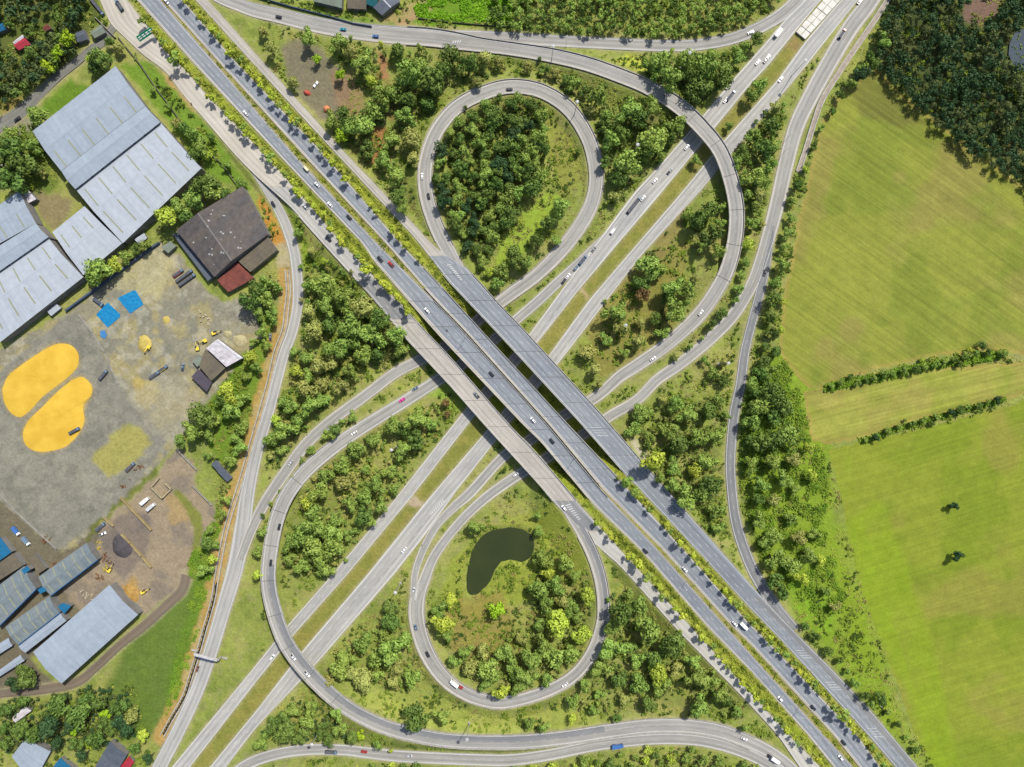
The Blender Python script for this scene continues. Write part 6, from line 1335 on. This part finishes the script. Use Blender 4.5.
for (px, py, kind, col, k, lb) in V_:
    if not lb: continue
    x, y, z, rz, kk = on_road(px, py, [k], {'lorry': 2.4, 'bluetruck': 2.4, 'flat': 1.6, 'long': 1.6}.get(kind, 1.0)); place(kind, col, x, y, z, rz, lb)
def off(kind, col, px, py, ang, lb):
    x, y = mp(px, py, 1.2); place(kind, col, x, y, ghw(x, y)+.02, math.radians(ang), lb)
off('long', 'dark', 97, 7, -50, 'long dark lorry parked beside the dusty outer carriageway')
off('pickup', 'slate', 182.5, 367, 80, 'slate-blue pickup parked on the yard beside the yard house')
off('flat', 'yellow', 162, 369, 33, 'lorry with a yellow-grey bed parked at the lower edge of the yard'); off('flat', 'grey', 154, 375, 33, 'grey flatbed lorry parked end to end with the yellow one')
off('long', 'dark', 184, 276, 36, 'long dark lorry parked at the foot of the mill'); off('long', 'slate', 187, 280, 36, 'slate lorry parked right beside the dark one at the foot of the mill'); off('flat', 'red', 178, 273, 36, 'short red-brown lorry parked at the left of the mill lorries')
off('flat', 'slate', 98, 302, -35, 'slate lorry parked above the left blue tarpaulin'); off('digger', 'yellow', 214, 333, 20, 'yellow excavator nearest the white-roofed yard house'); off('digger', 'yellow', 204, 341, 200, 'yellow excavator beside the low grey shed of the yard house'); off('digger', 'yellow', 197, 348, 100, 'yellow excavator furthest left of the three by the yard house')
off('digger', 'yellow', 143, 592, 30, 'yellow excavator beside the orange soil heap'); off('digger', 'yellow', 148, 348, 240, 'yellow excavator working at the small grain heap')
off('digger', 'yellow', 109, 570, 60, 'yellow excavator in the scrap corner by the factory roofs'); off('flat', 'dark', 74, 431, 30, 'small dark lorry at the edge of the lower golden grain heap')
off('lorry', 'white', 145, 501, 40, 'white lorry in the dirt works yard, upper of two'); off('lorry', 'silver', 151, 507, 40, 'silver lorry in the dirt works yard, lower of two')
off('flat', 'grey', 100, 527, 40, 'grey lorry parked beside the tan wall stub'); off('pickup', 'white', 102, 534, 20, 'white pickup by the dark soil heap'); off('car', 'dark', 46, 572, 60, 'dark car parked beside the factory canopy')
off('lorry', 'blue', 16, 531, -52, 'blue-topped white-edged container lorry beside the grey pad, upper of two'); off('lorry', 'slate', 26, 541, -52, 'slate container lorry beside the grey pad, lower of two')
off('flat', 'brown', 130, 467, 45, 'brown lorry parked beside the faded grain patch'); off('flat', 'dark', 103, 375, 50, 'dark lorry on the broken kerb beside the grain heaps'); off('pickup', 'grey', 270, 337, 90, 'grey pickup in the clearing beside the yard house')
# motorcycles with riders
for (px, py, k, c, l1, l2) in ((447, 330, 'c1', 'dark', 'motorcycle on the upper end of the middle bridge deck', 'person in dark clothes riding on the middle bridge deck'), (664.5, 95, 'exit', 'red', 'motorcycle on the flyover at the upper right', 'person in a red jacket riding over the upper right flyover'),
    (191, 103, 'fl', 'red', 'motorcycle on the dusty edge of the upper left outer carriageway', 'person in a red jacket riding along the dusty carriageway edge'), (422, 545, 'exit', 'grey', 'motorcycle on the slip road beside the pond loop', 'person in grey riding on the slip road beside the pond loop')):
    x, y, z, rz, kk = on_road(px, py, [k], 1.0); rider(x, y, z, rz, l1, c, l2)
# ------------------------------------------------------------------ lamps, masts, poles
LMET = mat('lamp_post_steel', (.42,.43,.43), rough=.5, metal=.3); LHEAD = mat('lamp_head', (.5,.5,.49), rough=.5)
def mk_lamp(h=14, ang=0):
    r = empty('street_lamp'); MB().tube((0, 0, -.5), (0, 0, h), .16, .09, 8).build('pole', LMET, r); MB().tube((0, -4.2, h+.35), (0, 0, h-.1), .07, .09, 6).tube((0, 4.2, h+.35), (0, 0, h-.1), .07, .09, 6).build('arm', LMET, r)
    for s in (-1, 1): bev_box('lamp_head', LHEAD, r, -.22, .22, s*4.2-.5, s*4.2+.5, h+.28, h+.5, (.06, .06, .1), .04)
    MB().box(-.4, .4, -.4, .4, -.4, .25).build('base', M_PAR, r); return r
lp = mk_lamp(); lpu = False
def add_lamp(hx, hy, zb, rz, lb, h=14):
    global lpu
    x, y = mp(hx, hy, zb+h)
    if not lpu: o = lp; o.location = (x, y, zb); o.rotation_euler = (0, 0, rz); tag(o, lb, 'street lamp', 'double-armed lamps on the highway median'); lpu = True
    else: o = copy_tree(lp, (x, y, zb), rz, lb)
    return o
ra_ = ROADS['c1']
for (hx, hy, lb) in ((245.6,95.6,'double-armed median lamp nearest the upper left grey halls'),(312,172,'double-armed median lamp beside the cream van'),(381,245,'double-armed median lamp beside the dark pickup before the bridge'),(464,336,'double-armed lamp on the upper half of the bridge'),(576,460,'double-armed lamp on the lower half of the bridge'),(691,586,'double-armed median lamp first below the bridge'),(808,714,'double-armed median lamp nearest the bottom right')):
    z = float(hwz(np.array(hx), np.array(hy))); add_lamp(hx, hy, z-.1, math.radians(-47.5), lb)
def mk_mast(h=24):
    r = empty('high_mast_light'); MB().tube((0, 0, -.6), (0, 0, h), .3, .14, 8).build('pole', LMET, r)
    MB().lathe([(.2, h-.5), (.8, h-.35), (.8, h-.15), (.3, h+.1)], n=12).build('ring', LHEAD, r)
    for i in range(6):
        a = i*math.pi/3; MB().box(1.0*math.cos(a)-.25, 1.0*math.cos(a)+.25, 1.0*math.sin(a)-.25, 1.0*math.sin(a)+.25, h-.75, h-.3).build('floodlight', LHEAD, r)
    MB().box(-.8, .8, -.8, .8, -.5, .3).build('base', M_PAR, r); return r
MM = None
for (hx, hy, lb) in ((311.5,745,'high mast light at the bottom beside the dark flatbed lorry'),(467,740,'high mast light over the ramp along the bottom'),(638,144,'white high mast light head among the trees by the upper right flyover'),(577,103,'slim high mast light beside the upper loop'),(626,325,'high mast light head in the brown scrub inside the right ramp'),(395,593,'high mast light beside the lower highway left of the pond loop'),(391,450,'high mast light in the lens of scrub by the bridge'),(690,52,'high mast light head between the top roads'),
        (553,48,'tall mast light at the upper road left of the woodland'),(729,363,'high mast light head between the right-hand ramps'),(806,60,'high mast light on the strip beside the white median slab')):
    x, y = mp(hx, hy, 24)
    z = ghw(x, y)
    if MM is None: MM = mk_mast(); MM.location = (x, y, z); tag(MM, lb, 'high mast light', 'high mast lights around the interchange')
    else: copy_tree(MM, (x, y, z), random.uniform(0, 1), lb)
# single-arm lamps on the right-hand side roads
SP = None
for (bx, by, ang, lb) in ((784,152,200,'single-armed lamp on the outer right ramp, upper of two'),(787,138,200,'single-armed lamp on the outer right ramp nearest the lined channel'),(877,703,140,'single-armed lamp on the bank of the lower right carriageway'),(277,26,-70,'single-armed lamp post over the left end of the top road'),(566,-0+46,90,'single-armed lamp between the two top roads')):
    x, y = mp(bx, by); z = ghw(x, y)
    if SP is None:
        SP = empty('street_lamp'); MB().tube((0, 0, -.5), (0, 0, 9), .13, .08, 8).build('pole', LMET, SP); MB().tube((0, 0, 8.8), (2.6, 0, 9.6), .06, .06, 6).build('arm', LMET, SP); bev_box('lamp_head', LHEAD, SP, 2.3, 3.2, -.2, .2, 9.5, 9.7, (.05, .05, .04), .03)
        SP.location = (x, y, z); SP.rotation_euler = (0, 0, math.radians(ang)); tag(SP, lb, 'street lamp', 'single-armed lamps')
    else: copy_tree(SP, (x, y, z), math.radians(ang), lb)
# scrap and stacks by the factory
rnd = random.Random(9)
SC = [mat('rusty_scrap', rgb(150,110,70), c2=rgb(110,80,60), scale=1), mat('pale_scrap', rgb(214,206,180), c2=rgb(180,170,140), scale=1), mat('yellow_scrap', rgb(214,196,80), c2=rgb(180,160,60), scale=1)]
for (cx, cy, n, sp, mi, lb) in ((97,549,14,4.5,2,'heap of yellow and pale scrap at the end of the slate-blue factory roof'),(104,558,16,5,0,'rusty scrap pile between the factory roof and the soil heap'),(88,596,14,5,1,'pale scrap heap above the big plain grey hall'),(99,578,10,4,0,'brown scrap pile beside the scrap-corner excavator'),(105,568,8,3,2,'small yellow scrap pile by the factory wall'),
        (56,566,8,4,0,'brown stacks beside the factory canopy'),(139,467,10,4.5,0,'row of rusty debris at the lower edge of the drying yard'),(123,484,7,3,0,'scattered rusty debris beside the muddy verge of the yard'),(205,318,8,4,1,'white debris scattered on the drying yard near the mill'),(48,540,8,5,0,'debris on the strip beside the low pale yard wall')):
    b = MB(); X, Y = mp(cx, cy)
    for i in range(n):
        x, y = rnd.gauss(0, sp*.45), rnd.gauss(0, sp*.45); l, w, h = rnd.uniform(.5, 3), rnd.uniform(.3, 1), rnd.uniform(.3, 1.4); a = rnd.uniform(0, 3.1); c_, s_ = math.cos(a), math.sin(a)
        b.prism([(x+u*c_-v*s_, y+u*s_+v*c_) for u, v in ((-l/2, -w/2), (l/2, -w/2*rnd.uniform(.5, 1)), (l/2, w/2), (-l/2*rnd.uniform(.6, 1), w/2))], 0, [h*rnd.uniform(.6, 1) for _ in range(4)])
    o = b.build('scrap_pile', SC[mi]); o.location = (X, Y, ghw(X, Y)-.02); tag(o, lb, 'scrap pile')
